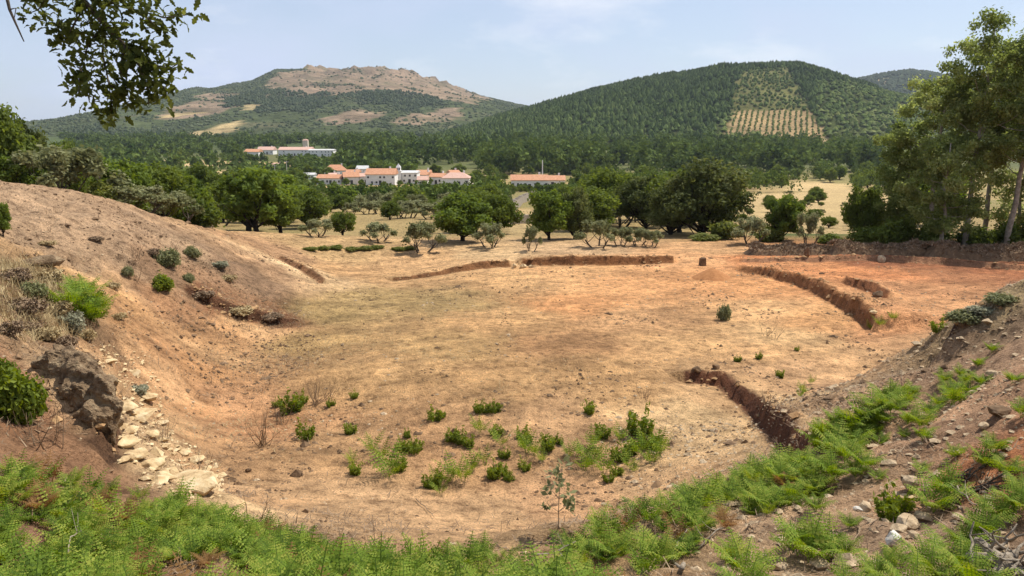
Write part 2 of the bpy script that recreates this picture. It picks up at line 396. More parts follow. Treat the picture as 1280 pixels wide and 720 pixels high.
SOIL_PX = [  # photo pixel, colour of the soil there
 ((40,255),(186,152,114)),((130,280),(186,152,114)),((230,310),(186,152,114)),((60,300),(186,152,114)),((170,330),(186,152,114)),((330,330),(188,146,102)),
 ((90,340),(222,174,112)),((120,360),(212,158,98)),((20,345),(160,128,92)),((20,400),(150,116,84)),((60,390),(156,122,82)),((150,390),(198,148,94)),((220,380),(192,140,92)),
 ((300,385),(170,118,74)),((345,395),(120,76,46)),((270,376),(128,82,50)),((200,430),(196,144,92)),((250,430),(214,160,102)),((290,420),(212,158,100)),((130,440),(190,142,94)),
 ((30,520),(176,124,84)),((80,560),(172,126,86)),((150,480),(206,160,106)),((365,336),(228,190,138)),((385,346),(222,182,128)),((170,560),(226,188,136)),((160,520),(224,186,134)),((215,590),(226,190,138)),((245,610),(222,184,130)),((140,470),(214,172,120)),((255,440),(222,172,114)),((310,412),(224,176,118)),((205,470),(222,172,116)),((60,340),(150,122,84)),((45,365),(140,114,80)),((110,410),(150,116,80)),((280,330),(150,118,86)),((200,340),(164,128,92)),((250,345),(172,132,94)),((240,500),(214,156,98)),((250,460),(216,158,98)),((290,500),(206,152,100)),((320,540),(204,148,96)),
 ((260,560),(200,152,100)),((300,620),(214,166,112)),((420,640),(220,174,120)),((560,640),(218,172,118)),((700,620),(212,162,110)),((850,600),(208,164,112)),((430,560),(200,154,100)),((560,560),(196,148,96)),((700,540),(202,156,104)),
 ((450,470),(200,156,98)),((380,430),(182,146,88)),((420,390),(170,140,84)),((470,370),(172,142,86)),((540,380),(180,148,90)),((560,430),(190,150,92)),((640,470),(192,148,92)),((700,430),(178,132,82)),
 ((620,400),(208,160,100)),((720,380),(212,150,88)),((640,350),(212,164,104)),((500,350),(216,168,108)),((420,340),(206,158,100)),((540,325),(218,170,112)),((720,340),(220,166,104)),((800,350),(224,162,98)),
 ((800,400),(206,156,100)),((860,430),(212,164,104)),((880,350),(222,158,94)),((960,390),(226,174,112)),((990,420),(228,182,120)),((920,350),(226,160,94)),((1020,400),(220,162,98)),((950,440),(210,162,104)),
 ((860,520),(224,184,126)),((910,540),(226,184,126)),((940,570),(220,178,122)),((880,490),(206,162,108)),((780,470),(200,154,96)),((1000,470),(206,160,108)),((1050,480),(200,154,106)),((1100,450),(214,166,110)),
 ((1150,420),(212,160,106)),((1110,400),(218,154,96)),((1180,380),(218,158,100)),((1150,360),(198,140,88)),((1100,345),(212,136,76)),((1040,340),(216,142,80)),((980,330),(220,150,88)),((1200,345),(186,124,76)),((1250,340),(176,110,64)),((1100,325),(150,92,54)),((1200,322),(140,88,52)),
 ((860,325),(222,164,104)),((720,312),(212,172,122)),((600,318),(214,176,122)),((900,312),(210,160,104)),((420,310),(198,160,104)),((330,310),(190,146,100)),((1000,318),(190,120,68)),((950,322),(206,130,70)),
 ((1240,370),(176,150,104)),((1270,400),(160,130,98)),((1210,410),(166,134,98)),((1200,460),(172,136,102)),((1120,490),(180,142,104)),((1080,520),(178,140,100)),((1250,480),(184,142,104)),((1180,540),(178,138,102)),
 ((1270,560),(192,122,72)),((1250,600),(186,124,76)),((1150,600),(182,144,104)),((1060,600),(184,148,108)),((1000,640),(188,152,112)),((1100,680),(190,154,118)),((960,690),(186,152,110)),((860,690),(176,142,100)),((1230,680),(160,128,96)),
 ((600,710),(176,142,94)),((300,700),(172,136,94)),((60,700),(160,116,82)),((30,660),(166,122,92)),((700,690),(180,144,98)),((200,640),(170,130,90)),((60,600),(158,116,78)),
]
_sp = np.array([hit(*p)[:2] for p, c in SOIL_PX]); _sc = np.array([lin(c) * KA for p, c in SOIL_PX])
CUT_EARTH_SHADE = [(164,110,62),(142,96,54),(138,90,48),(106,66,42),(150,96,56),(104,70,46),(150,106,68),(84,58,42),(158,112,76), (112,80,54)]  # red-brown earth of the cut faces, their shade darkened into the colour
def soil(x, y):
    wx = x + fbm(x / 1.6, y / 1.6, 51, 4) * 2.2; wy = y + fbm(x / 1.6 + 40, y / 1.6, 57, 4) * 2.2
    num = np.zeros((len(x), 3)); den = np.zeros(len(x))
    for p, c in zip(_sp, _sc):
        s = 0.5 + 0.045 * np.hypot(*p)
        w = 1.0 / (((wx - p[0]) ** 2 + (wy - p[1]) ** 2) / s ** 2 + 0.15) ** 2.2
        num += w[:, None] * c; den += w
    c = num / den[:, None]
    st = fbm(x * .25 + y * .10, y * 1.5 - x * .5, 77, 4) * 2 + fbm(x * 1.8, y * 1.8, 79, 3)
    c = c * (1 + np.clip(st, -.5, .6)[:, None] * .34)
    for (nm, pts, hs, W, dig, e), col in zip(STEPS, CUT_EARTH_SHADE):
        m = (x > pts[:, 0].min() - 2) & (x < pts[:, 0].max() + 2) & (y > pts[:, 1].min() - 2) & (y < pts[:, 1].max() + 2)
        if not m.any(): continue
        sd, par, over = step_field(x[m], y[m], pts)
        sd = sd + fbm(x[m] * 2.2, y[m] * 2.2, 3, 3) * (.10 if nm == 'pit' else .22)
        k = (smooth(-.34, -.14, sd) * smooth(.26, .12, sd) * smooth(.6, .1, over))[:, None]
        c[m] = c[m] * (1 - k) + lin(col) * KA * k  # blend the face band into its shade-darkened earth tone
    lum = c.mean(1, keepdims=True); c = (lum + (c - lum) * .87) * np.array([1.0, .98, .965])
    return np.clip(c * (1 + fbm(x / 4, y / 4, 71, 4)[:, None] * 0.45) * (1 + fbm(x * 1.4, y * 1.4, 73, 4)[:, None] * 0.5), 0.01, 0.9)
TAN, DRY, GRN, DGR = lin((214,184,130)) * .68, lin((186,160,108)) * .68, lin((104,116,62)) * .66, lin((78,92,50)) * .66
def inpoly(x, y, P):
    P = np.asarray(P); r = np.zeros(x.shape, bool); j = len(P) - 1
    for i in range(len(P)):
        a, b = P[i], P[j]
        r ^= ((a[1] > y) != (b[1] > y)) & (x < (b[0] - a[0]) * (y - a[1]) / (b[1] - a[1] + 1e-12) + a[0]); j = i
    return r
FIELDS_PX = [ # dry or green fields of the valley, outlined where they lie
 ([(372,232),(470,234),(556,236),(560,246),(470,248),(376,246)], TAN),
 ([(380,262),(470,262),(560,270),(560,300),(400,304)], DRY),
 ([(985,226),(1062,230),(1066,242),(985,238)], TAN),
 ([(930,244),(1075,238),(1130,240),(1140,292),(1010,294),(936,272)], TAN*.95),
 ([(640,262),(662,262),(668,306),(620,306)], TAN*.95),
 ([(190,200),(372,203),(372,210),(190,206)], TAN),
 ([(230,212),(300,214),(300,222),(230,220)], TAN),
 ([(264,230),(290,230),(290,246),(264,246)], TAN),
 ([(360,222),(420,224),(420,231),(360,230)], GRN),
 ([(930,292),(1130,294),(1130,303),(960,304)], GRN),
 ([(370,303),(470,306),(460,316),(380,314)], GRN*.9),
]
FIELDS = [(np.array([hit(*p)[:2] for p in px]), c) for px, c in FIELDS_PX]
def far_colour(x, y):
    n1 = fbm(x / 60, y / 90, 81, 4); n2 = fbm(x / 14, y / 20, 83, 4)
    t = smooth(-0.16, 0.08, n1 + 0.5 * n2)[:, None]
    c = DRY * (1 - t) + (GRN * .5 + DRY * .5) * t
    t2 = (smooth(400, 520, y) * .8 + smooth(600, 900, y) * .2)[:, None]
    c = c * (1 - t2) + (DGR * .75 + GRN * .25) * t2
    for P, col in FIELDS:
        m = inpoly(x + n2 * 3, y + n2 * 6, P); c[m] = col
    return np.clip(c * (1 + n2[:, None] * .35), .01, .9)
def grow(a, step, f, end):
    out = [a]
    while out[-1] < end: step *= f; out.append(out[-1] + step)
    return np.array(out)
gx = np.arange(-30, 30.01, 0.125); side = grow(30, 0.125, 1.06, 7000)[1:]
gx = np.concatenate([-side[::-1], gx, side])
gy = np.concatenate([np.arange(-30, 4, 0.8), np.arange(4, 56, 0.125), grow(56, 0.125, 1.035, 11000)])
X, Y = np.meshgrid(gx, gy); nx, ny = len(gx), len(gy)
xf, yf = X.ravel(), Y.ravel()
zf = H(xf, yf)
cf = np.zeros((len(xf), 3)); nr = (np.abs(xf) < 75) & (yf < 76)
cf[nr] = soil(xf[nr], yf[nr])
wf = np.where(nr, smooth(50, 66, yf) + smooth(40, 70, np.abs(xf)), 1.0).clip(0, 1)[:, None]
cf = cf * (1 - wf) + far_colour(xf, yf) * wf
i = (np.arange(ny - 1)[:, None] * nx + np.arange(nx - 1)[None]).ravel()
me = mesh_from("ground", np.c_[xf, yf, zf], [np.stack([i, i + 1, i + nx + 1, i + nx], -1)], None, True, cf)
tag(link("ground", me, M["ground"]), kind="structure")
del X, Y

# ------------------------------------------------------------------ hills
def hill_mat(name, s1, s2, bump):
    m, nt, N, L, b = new_mat(name)
    a = N.new("ShaderNodeAttribute"); a.attribute_name = "soil"
    g = N.new("ShaderNodeNewGeometry")
    n1 = noise(N, L, s1, 8, 0.65, g.outputs["Position"]); n2 = noise(N, L, s2, 6, 0.7, g.outputs["Position"])
    prev = a.outputs["Color"]
    for n in (n1, n2):
        r = ramp(N, [(0.3, (.45, .47, .45)), (0.5, (1, 1, 1)), (0.7, (1.4, 1.35, 1.3))]); L.new(n.outputs["Fac"], r.inputs[0])
        mx = N.new("ShaderNodeMixRGB"); mx.blend_type = 'MULTIPLY'; mx.inputs[0].default_value = 0.8
        L.new(prev, mx.inputs[1]); L.new(r.outputs[0], mx.inputs[2]); prev = mx.outputs[0]
    L.new(prev, b.inputs["Base Color"]); b.inputs["Roughness"].default_value = 1; b.inputs["Specular IOR Level"].default_value = 0
    bu = N.new("ShaderNodeBump"); bu.inputs["Strength"].default_value = 1; bu.inputs["Distance"].default_value = bump
    L.new(n2.outputs["Fac"], bu.inputs["Height"]); L.new(bu.outputs[0], b.inputs["Normal"])
    return m
def make_hill_fn(px, d, y0, y1, zb, lower, seed, amp, wl_, p=0.85):
    w = np.array([at(u, v, d) for u, v in px])
    def fn(x, y):
        x = np.asarray(x, float); y = np.asarray(y, float)
        # lines of the slope run towards the eye's valley: ridge profile taken along x, scaled with depth
        rz = np.interp(x * (0.35 + 0.65 * d / np.maximum(y, 200)) , w[:, 0], w[:, 2]) - lower
        g = np.clip((y - y0) / (d - y0), 0, 1); back = smooth(y1, d, y)
        s = np.where(y <= d, g ** p * (1 - .25 * g * g) / .75, back)
        n = fbm(x / wl_, y / (wl_ * 1.7), seed, 5) * amp * np.minimum(1, 4 * g) * (1 - 0.85 * smooth(.8, 1.0, g))
        return zb + (np.maximum(rz, zb - 12) - zb) * s + n * (rz > zb + 4) - 6 * (g <= 0)
    return fn
RH = make_hill_fn([(300,212),(440,193),(480,184),(520,174),(560,163),(600,151),(640,139),(670,131),(700,122),(740,111),(780,102),(820,94),(850,90),(900,84),(930,82),(960,80),(990,77),(1010,80),(1040,90),(1080,104),(1110,113),(1180,127),(1280,146),(1500,160),(2200,170)],
                  1400, 800, 2300, -13, 6, 101, 34, 190)
LH = make_hill_fn([(-400,172),(-100,166),(40,160),(75,154),(110,148),(150,141),(190,130),(215,121),(235,118),(250,114),(262,111),(275,114),(300,110),(330,106),(345,99),(357,93),(372,92),(400,90),(430,94),(450,91),(470,90),(490,91),(510,93),(525,98),(540,101),(570,110),(600,120),(630,127),(660,133),(720,150),(900,180),(1400,190)],
                  3000, 1300, 4600, -2, 0, 131, 70, 420, 1.0)
BH = make_hill_fn([(700,170),(900,140),(1060,103),(1090,96),(1110,92),(1135,89),(1160,92),(1220,104),(1300,120),(1500,150),(2000,190)], 3000, 1800, 4600, 0, 0, 151, 40, 400, 1.0)
def hill_sheet(name, fn, xs, ys, colfn, mat, thr):
    X, Y = np.meshgrid(xs, ys); x, y = X.ravel(), Y.ravel(); z = fn(x, y)
    nx = len(xs); i = (np.arange(len(ys) - 1)[:, None] * nx + np.arange(nx - 1)[None]).ravel()
    me = mesh_from(name, np.c_[x, y, z], [np.stack([i, i + 1, i + nx + 1, i + nx], -1)], None, True, colfn(x, y, z))
    return tag(link(name, me, mat), kind="structure")
def hhit(fn, u, v): return _march(fn, u, v, 600, 4500)
ORCH = np.array([hhit(RH, u, v)[:2] for u, v in [(928,90),(984,84),(1000,112),(1018,150),(1036,172),(906,170),(915,130)]])
ORCH_LOW = np.array([hhit(RH, u, v)[:2] for u, v in [(920,139),(1010,139),(1036,172),(906,170)]])
PATCH = [np.array([hhit(RH, u, v)[:2] for u, v in pl]) for pl in ([(1008,172),(1034,172),(1044,188),(1010,186)], [(940,176),(952,176),(946,196),(934,192)], [(985,184),(1010,186),(1062,200),(990,198)])]
def col_rh(x, y, z):
    n = fbm(x / 40, y / 40, 161, 4)
    c = np.tile(lin((84,92,54)) * .55, (len(x), 1)) * (1 + n[:, None] * .8)
    pale = smooth(.12, .22, fbm(x / 70, y / 60, 171, 4))[:, None] * .6
    c = c * (1 - pale) + lin((150,140,96)) * .5 * pale
    m = inpoly(x + n * 14, y + n * 14, ORCH); c[m] = lin((136,134,84)) * .55 * (1 + fbm(x[m] / 18, y[m] / 18, 163, 3)[:, None] * .9)
    m = inpoly(x + n * 8, y + n * 8, ORCH_LOW); c[m] = lin((192,164,120)) * .6
    for P in PATCH:
        m = inpoly(x + n * 14, y + n * 14, P); c[m] = lin((204,176,132)) * .6
    return np.clip(c, .01, .8)
M["hill"] = hill_mat("forest_floor", 0.03, 0.16, 2.0)
M["far_hill"] = hill_mat("far_slope", 0.012, 0.055, 9.0)
hill_sheet("hill", RH, np.arange(-700, 1900, 9.0), np.concatenate([np.arange(760, 1440, 7.0), np.arange(1440, 2300, 60)]), col_rh, M["hill"], 0)
LH_TAN = [np.array([hhit(LH, u, v)[:2] for u, v in pl]) for pl in ([(236,166),(262,160),(292,152),(302,154),(296,163),(268,168),(240,170)], [(138,177),(150,177),(182,183),(160,187),(140,183)], [(300,132),(330,130),(322,138),(300,138)], [(262,140),(200,150),(215,142)])]
LH_ROCK = [np.array([hhit(LH, u, v)[:2] for u, v in pl]) for pl in ([(316,113),(345,96),(372,88),(430,88),(520,86),(570,104),(632,126),(590,131),(520,122),(440,118),(380,122),(330,124)], [(232,128),(262,115),(290,118),(286,134),(250,146),(196,152),(200,142)], [(480,150),(540,138),(580,134),(576,150),(520,158),(482,158)], [(392,150),(430,138),(470,144),(462,152),(420,156)])]
LH_WOOD = [np.array([hhit(LH, u, v)[:2] for u, v in pl]) for pl in ([(288,120),(340,112),(420,116),(410,140),(340,138),(292,134)], [(440,116),(540,118),(560,128),(520,142),(450,132)], [(80,160),(240,172),(420,176),(600,168),(620,190),(80,190)])]
def rock_mask(x, y):
    n = fbm(x / 120, y / 120, 181, 5); r = np.zeros(len(x))
    for P in LH_ROCK: r = np.maximum(r, inpoly(x + n * 120, y + n * 120, P) * 1.0)
    r = r * np.clip(.95 + fbm(x / 50, y / 50, 183, 4) * 1.6, 0, 1)
    return np.clip(r * .92 + smooth(.06, .2, n) * .22, 0, 1)
def col_lh(x, y, z):
    n = fbm(x / 60, y / 60, 191, 5); r = rock_mask(x, y)[:, None]
    c = lin((100,110,74)) * .56 * (1 - r) + lin((172,148,124)) * .6 * r
    for P in LH_WOOD:
        m = inpoly(x + n * 120, y + n * 120, P); c[m] = c[m] * .4 + lin((78,92,66)) * .55 * .6
    for P in LH_TAN:
        m = inpoly(x + n * 60, y + n * 60, P); c[m] = lin((206,182,134)) * .62
    return np.clip(c * (1 + n[:, None] * .7), .01, .8)
def LHr(x, y):   # granite ledges along the summit
    z = LH(x, y); n = np.maximum(0, fbm(x / 30, y / 60, 201, 5) + .06) * rock_mask(x, y) * smooth(110, 210, z)
    return z + n * 62
hill_sheet("far_hill", LHr, np.arange(-3600, 2200, 15.0), np.concatenate([np.arange(1250, 3060, 15.0), np.arange(3060, 4600, 120)]), col_lh, M["far_hill"], 0)
def col_bh(x, y, z):
    c = np.tile(lin((84,104,76)) * .5, (len(x), 1)); n = fbm(x / 60, y / 60, 211, 4)
    P = np.array([hhit(BH, u, v)[:2] for u, v in [(1094,100),(1120,97),(1126,104),(1094,106)]])
    c[inpoly(x + n * 40, y + n * 40, P)] = lin((188,164,124)) * .6
    return np.clip(c * (1 + n[:, None] * .8), .01, .8)
hill_sheet("distant_hill", BH, np.arange(600, 4200, 30.0), np.concatenate([np.arange(1750, 3060, 20.0), np.arange(3060, 4600, 120)]), col_bh, M["far_hill"], 0)

# woods on the hills: far-off masses, one mesh each
def lump_trees(name, x, y, z, h, w, var, mat, seed, seg=6, pointed=0.5):
    r = rng(seed); n = len(x)
    prof_h = np.array([0.12, 0.42, 0.75, 1.0]); prof_r = np.array([0.62, 1.0, 0.66, 0.10])
    nr = len(prof_h); ang = np.arange(seg) * 2 * math.pi / seg
    jit = r.uniform(.7, 1.3, (n, nr, seg))
    pr = prof_r[None, :, None] * (1 - pointed * (prof_h[None, :, None] > .6) * .35)
    rad = (w / 2)[:, None, None] * pr * jit
    a = ang[None, None] + r.uniform(0, 6.28, (n, 1, 1))
    px = x[:, None, None] + rad * np.cos(a); py = y[:, None, None] + rad * np.sin(a)
    pz = z[:, None, None] + h[:, None, None] * (prof_h[None, :, None] + r.uniform(-.07, .07, (n, nr, seg)))
    V = np.stack([px, py, pz], -1).reshape(-1, 3)
    b = (np.arange(n) * nr * seg)[:, None, None] + (np.arange(nr - 1) * seg)[None, :, None]
    j = np.arange(seg)[None, None]; j2 = (j + 1) % seg
    F = np.stack([b + j, b + j2, b + seg + j2, b + seg + j], -1).reshape(-1, 4)
    top = ((np.arange(n) * nr + nr - 1) * seg)[:, None] + np.arange(seg)[None]
    vv = np.clip(np.repeat(var, nr * seg) + np.tile(r.uniform(-.12, .12, nr * seg), n), 0, 1)
    return link(name, mesh_from(name, V, [F, top], vv, False), mat)
r = rng(5)
xs, ys = np.meshgrid(np.arange(-420, 1300, 5.9), np.arange(806, 1416, 6.2)); x = xs.ravel() + r.uniform(-3.4, 3.4, xs.size); y = ys.ravel() + r.uniform(-3.4, 3.4, xs.size)
k = (np.abs(x) < .78 * y) & ~inpoly(x, y, ORCH)
for P in PATCH: k &= ~inpoly(x, y, P)
x, y = x[k], y[k]; z = RH(x, y)
lowm = smooth(60, 10, z); u_ = x / y
mix = ((u_ > .40) & (z < 80)) | ((u_ > .27) & (u_ < .47) & (z < 22))
dn = fbm(x / 45, y / 45, 221, 4)
keep = (z > -12) & (r.uniform(size=len(x)) < np.where(mix, .62, .93) - np.clip(dn, 0, 1) * .9)
x, y, z, lowm, mix, dn = [q[keep] for q in (x, y, z, lowm, mix, dn)]
n = len(x)
hgt = np.where(mix, r.uniform(3.5, 7.5, n), r.uniform(5, 10.5, n)) * (1 + dn * .7)
band = .5 + .5 * np.sin(z / 5.5 + fbm(x / 80, y / 80, 231, 3) * 9)
var = np.clip(r.uniform(.0, .6, n) + np.where(mix, .3, 0) + lowm * .15 - band * .12 + dn * .3, 0, 1)
tag(lump_trees("pine_forest", x, y, z - .5, hgt, np.where(mix, r.uniform(4.5, 9, n), r.uniform(4.2, 8.5, n)), var, M["pine"], 6, pointed=.45),
    "dark green pine forest covering the long hill on the right", "forest", kind="stuff")
# orchard: rows running up the slope, denser and wilder towards the top
c0 = ORCH.mean(0); xs, ys = np.meshgrid(np.arange(-150, 150, 6.6), np.arange(-420, 420, 5.0)); x = xs.ravel() + c0[0]; y = ys.ravel() + c0[1]
x = x + (y - c0[1]) * .36 + r.uniform(-.6, .6, len(x)); y = y + r.uniform(-1.5, 1.5, len(x))
k = inpoly(x, y, ORCH_LOW) & (r.uniform(size=len(x)) < .93); x, y = x[k], y[k]
xs, ys = np.meshgrid(np.arange(-150, 150, 6.2), np.arange(-420, 420, 11.0)); x2 = xs.ravel() + c0[0] + r.uniform(-2.2, 2.2, xs.size); y2 = ys.ravel() + c0[1] + r.uniform(-1.8, 1.8, xs.size)
k = inpoly(x2 + fbm(x2 / 12, y2 / 12, 166, 3) * 22, y2, ORCH) & ~inpoly(x2, y2, ORCH_LOW) & (r.uniform(size=len(x2)) < .74 + fbm(x2 / 30, y2 / 30, 167, 3)); x2, y2 = x2[k], y2[k]
lo = np.r_[np.ones(len(x), bool), np.zeros(len(x2), bool)]; x, y = np.r_[x, x2], np.r_[y, y2]; z = RH(x, y); n = len(x)
tag(lump_trees("orchard_trees", x, y, z - .3, np.where(lo, r.uniform(2.2, 3.2, n), r.uniform(2.6, 6.2, n)), np.where(lo, r.uniform(2.2, 3.3, n), r.uniform(3.2, 6.2, n)), np.where(lo, r.uniform(.6, 1, n), r.uniform(.2, .95, n)), M["pine"], 8, pointed=.0),
    "pale orchard planted in rows on the cleared strip of the hill", "orchard", kind="stuff")
# scrub and woods of the far granite hill
x = r.uniform(-2300, 700, 110000); y = r.uniform(1320, 3050, 110000); k = (x / y > -.8) & (x / y < .06); x, y = x[k], y[k]
rk = rock_mask(x, y); wd = np.zeros(len(x)); n = fbm(x / 60, y / 60, 191, 5)
for P in LH_WOOD: wd = np.maximum(wd, inpoly(x + n * 120, y + n * 120, P) * 1.)
bare = np.zeros(len(x), bool)
for P in LH_TAN: bare |= inpoly(x + n * 60, y + n * 60, P)
k = (r.uniform(size=len(x)) < np.clip(.26 + wd * .75 - rk * .34 + fbm(x / 90, y / 90, 241, 4) * .9, .015, 1)) & ~bare
x, y, wd = x[k], y[k], wd[k]; z = LHr(x, y); n = len(x)
tag(lump_trees("hillside_scrub", x, y, z - 1, r.uniform(2.5, 5.5, n) * (1 + .5 * wd), r.uniform(5, 10, n), np.clip(r.uniform(0, .8, n) - .2 * wd, 0, 1), M["scrub"], 9, seg=5, pointed=.2),
    "scattered scrub and woods over the far granite hill", "scrub", kind="stuff")
x = r.uniform(1000, 2100, 5000); y = r.uniform(2000, 3020, 5000); z = BH(x, y); n = len(x)
tag(lump_trees("distant_forest", x, y, z - 1, r.uniform(7, 13, n), r.uniform(10, 20, n), r.uniform(0, .5, n), M["scrub"], 10, seg=5),
    "bluish woods on the distant hill showing behind the forested slope", "forest", kind="stuff")

# ------------------------------------------------------------------ trees
def leaf_cloud(r, P, Nn, size, aspect=1.7, var=None):
    """a diamond leaf (or leaf sprig) at every point"""
    n = len(P)
    Nn = Nn / (np.linalg.norm(Nn, axis=1)[:, None] + 1e-9)
    t = np.cross(Nn, r.normal(size=(n, 3))); t /= np.linalg.norm(t, axis=1)[:, None] + 1e-9
    b = np.cross(Nn, t)
    s = (size * r.uniform(.6, 1.35, n))[:, None]
    fold = Nn * s * r.uniform(-.18, .18, (n, 1))
    V = np.stack([P - t * s * aspect * .5, P + b * s * .5 + fold, P + t * s * aspect * .5, P - b * s * .5 + fold], 1).reshape(-1, 3)
    F = np.arange(n * 4).reshape(-1, 4)
    v = r.uniform(0, 1, n) if var is None else var
    return V, F, np.repeat(v, 4)
def blob_leaves(r, blobs, n, size, shell=.45, spread=.5, per=6, aspect=1.7):
    blobs = np.asarray(blobs, float); w = (blobs[:, 3] * blobs[:, 4] + blobs[:, 3] * blobs[:, 5]); w = w / w.sum()
    ns = max(1, n // per)
    k = r.choice(len(blobs), ns, p=w)
    d = r.normal(size=(ns, 3)); d /= np.linalg.norm(d, axis=1)[:, None]
    rad = r.uniform(0, 1, ns) ** shell * r.uniform(.8, 1.12, ns)
    c = blobs[k, :3] + d * blobs[k, 3:6] * rad[:, None]
    tone = np.clip(r.normal(.5, .10, ns) + r.normal(0, .17, len(blobs))[k], 0, 1)
    P = np.repeat(c, per, 0) + r.normal(size=(ns * per, 3)) * size * spread * 1.5
    Nn = np.repeat(d, per, 0) * .7 + r.normal(size=(ns * per, 3)) * .75 + np.array([0, 0, .35])
    var = np.clip(np.repeat(tone, per) + r.normal(0, .16, ns * per), 0, 1)
    return leaf_cloud(r, P, Nn, np.full(ns * per, size), aspect, var)
def limb(r, a, b, n=6, wob=.08):
    a, b = np.asarray(a, float), np.asarray(b, float); t = np.linspace(0, 1, n)[:, None]; L = np.linalg.norm(b - a)
    p = a + (b - a) * t + np.cumsum(r.normal(size=(n, 3)), 0) * wob * L * .25 * np.sin(t * math.pi * .5)
    p[:, 2] += -L * .10 * np.sin(t[:, 0] * math.pi); p[0] = a
    return p
def gen_tree(seed, h, w, th, leaf, n, nb=9, trunk_r=None, stems=1, squash=.8, per=6, shell=.45, lean=0.0, low=.25, top=1.0):
    """unit data of one tree: (trunk mesh, crown mesh)"""
    r = rng(seed); tr = trunk_r or h * .035
    mb = MB(); blobs = []
    cz = th + (h - th) * .5; a0 = r.uniform(0, 6.28)
    for sidx in range(stems):
        off = np.array([math.cos(a0 + sidx * 6.28 / stems), math.sin(a0 + sidx * 6.28 / stems), 0]) * (.0 if stems == 1 else tr * 1.6)
        topp = off * (5 if stems > 1 else 0) + np.array([lean * th, r.normal() * .06 * th, th])
        tp = limb(r, off + np.array([0, 0, -.25]), topp, 6, .06)
        q = tr / math.sqrt(stems)
        mb.tube(tp, np.interp(np.linspace(0, 1, 6), [0, .12, 1], [q * 1.5, q * 1.08, q * .75]), 8)
        for b in range(max(2, nb // stems)):
            az = a0 + (sidx * 1.7) + b * 2.399; f = (b + .5) / max(2, nb // stems)
            el = low + (top - low) * f
            rad = (w / 2) * math.sqrt(max(0, 1 - (2 * el - 1) ** 2)) * r.uniform(.5, .78)
            c = np.array([math.cos(az) * rad, math.sin(az) * rad, th + (h - th) * (el * .84)])
            c[:2] += topp[:2] * .7
            br = w * r.uniform(.125, .235)
            blobs.append([*c, br, br, br * squash])
            lp = limb(r, tp[r.integers(3, 6)], c, 6, .10)
            mb.tube(lp, np.linspace(q * .5, q * .10, 6), 5)
            for _ in range(2):
                e = c + r.normal(size=3) * br * .6
                mb.tube(limb(r, lp[3], e, 4, .1), np.linspace(q * .2, q * .05, 4), 4)
    blobs.append([lean * th, 0, cz + (h - th) * .06, w * .26, w * .26, (h - th) * .28])
    V, F, v = blob_leaves(r, blobs, n, leaf, shell, .5, per)
    z0 = .18 * h if th > .3 else 0.02
    keep = (V.reshape(-1, 4, 3)[:, :, 2].min(1) > z0)
    V = V.reshape(-1, 4, 3)[keep].reshape(-1, 3); v = v.reshape(-1, 4)[keep].ravel()
    return mb.mesh("trunk", True), mesh_from("crown", V, [np.arange(len(V)).reshape(-1, 4)], v)
def gen_bush(seed, h, w, leaf, n, nb=7, per=5):
    r = rng(seed); mb = MB(); blobs = []
    for b in range(nb):
        az = b * 2.399 + r.uniform(0, .5); rad = w / 2 * math.sqrt((b + .3) / nb) * .62
        hh = h * (1 - .45 * (rad / (w / 2)) ** 2) * r.uniform(.72, 1)
        blobs.append([math.cos(az) * rad, math.sin(az) * rad, hh * .55, w * .2, w * .2, hh * .45])
        mb.tube(limb(r, (r.normal() * .06 * w, r.normal() * .06 * w, -.15), (math.cos(az) * rad, math.sin(az) * rad, hh * .75), 5, .1), np.linspace(h * .022, h * .006, 5), 5)
    V, F, v = blob_leaves(r, blobs, n, leaf, .5, .5, per)
    V[:, 2] = np.maximum(V[:, 2], -.02)
    return mb.mesh("stem", True), mesh_from("foliage", V, [F], v)
PROTO = {}
def add_proto(key, meshes, mats, names=("trunk", "crown")):
    for me, m in zip(meshes, mats):
        me.materials.append(M[m])
    PROTO[key] = (meshes, names)
def plant(key, name, loc, label, cat, group=None, rz=0.0, scale=1.0):
    """one plant: an Empty with its own trunk / crown objects (mesh data shared between plants of a kind)"""
    meshes, names = PROTO[key]
    root = empty(name, loc, rz, scale)
    for me, nm in zip(meshes, names): link(nm, me, None, root)
    return tag(root, label, cat, group)
for q in range(3):
    add_proto("oak%d" % q, gen_tree(300 + q, 6.0, 6.4, 1.4, .19, 9000, 12, .26, 1, .82, low=.06), ("bark_dark", "oak"))
    add_proto("bright%d" % q, gen_tree(310 + q, 6.0, 6.0, 1.2, .20, 9000, 12, .22, 1, .8, low=.02), ("bark_dark", "oak_bright"))
    add_proto("holm%d" % q, gen_tree(320 + q, 7.0, 7.5, .7, .20, 12000, 15, .3, 1, .85, low=.0), ("bark_dark", "holm"))
    add_proto("olive%d" % q, gen_tree(330 + q, 3.4, 3.2, 1.0, .14, 3600, 9, .16, 3, .8, shell=.6, low=.1), ("bark", "olive"))
    add_proto("far%d" % q, gen_tree(340 + q, 6.0, 6.2, .9, .36, 2600, 11, .25, 1, .85, low=.02), ("bark_dark", "oak"))
    add_proto("farb%d" % q, gen_tree(350 + q, 6.0, 5.6, .9, .36, 2600, 11, .25, 1, .85, low=.02), ("bark_dark", "oak_bright"))
    add_proto("faro%d" % q, gen_tree(360 + q, 3.6, 3.8, .8, .24, 1400, 9, .16, 1, .85, low=.05), ("bark", "olive"))
    add_proto("bush%d" % q, gen_bush(370 + q, 2.0, 2.4, .14, 3000), ("twig", "bush"), ("stem", "foliage"))
    add_proto("dbush%d" % q, gen_bush(380 + q, 2.4, 3.0, .16, 3200), ("twig", "oak"), ("stem", "foliage"))
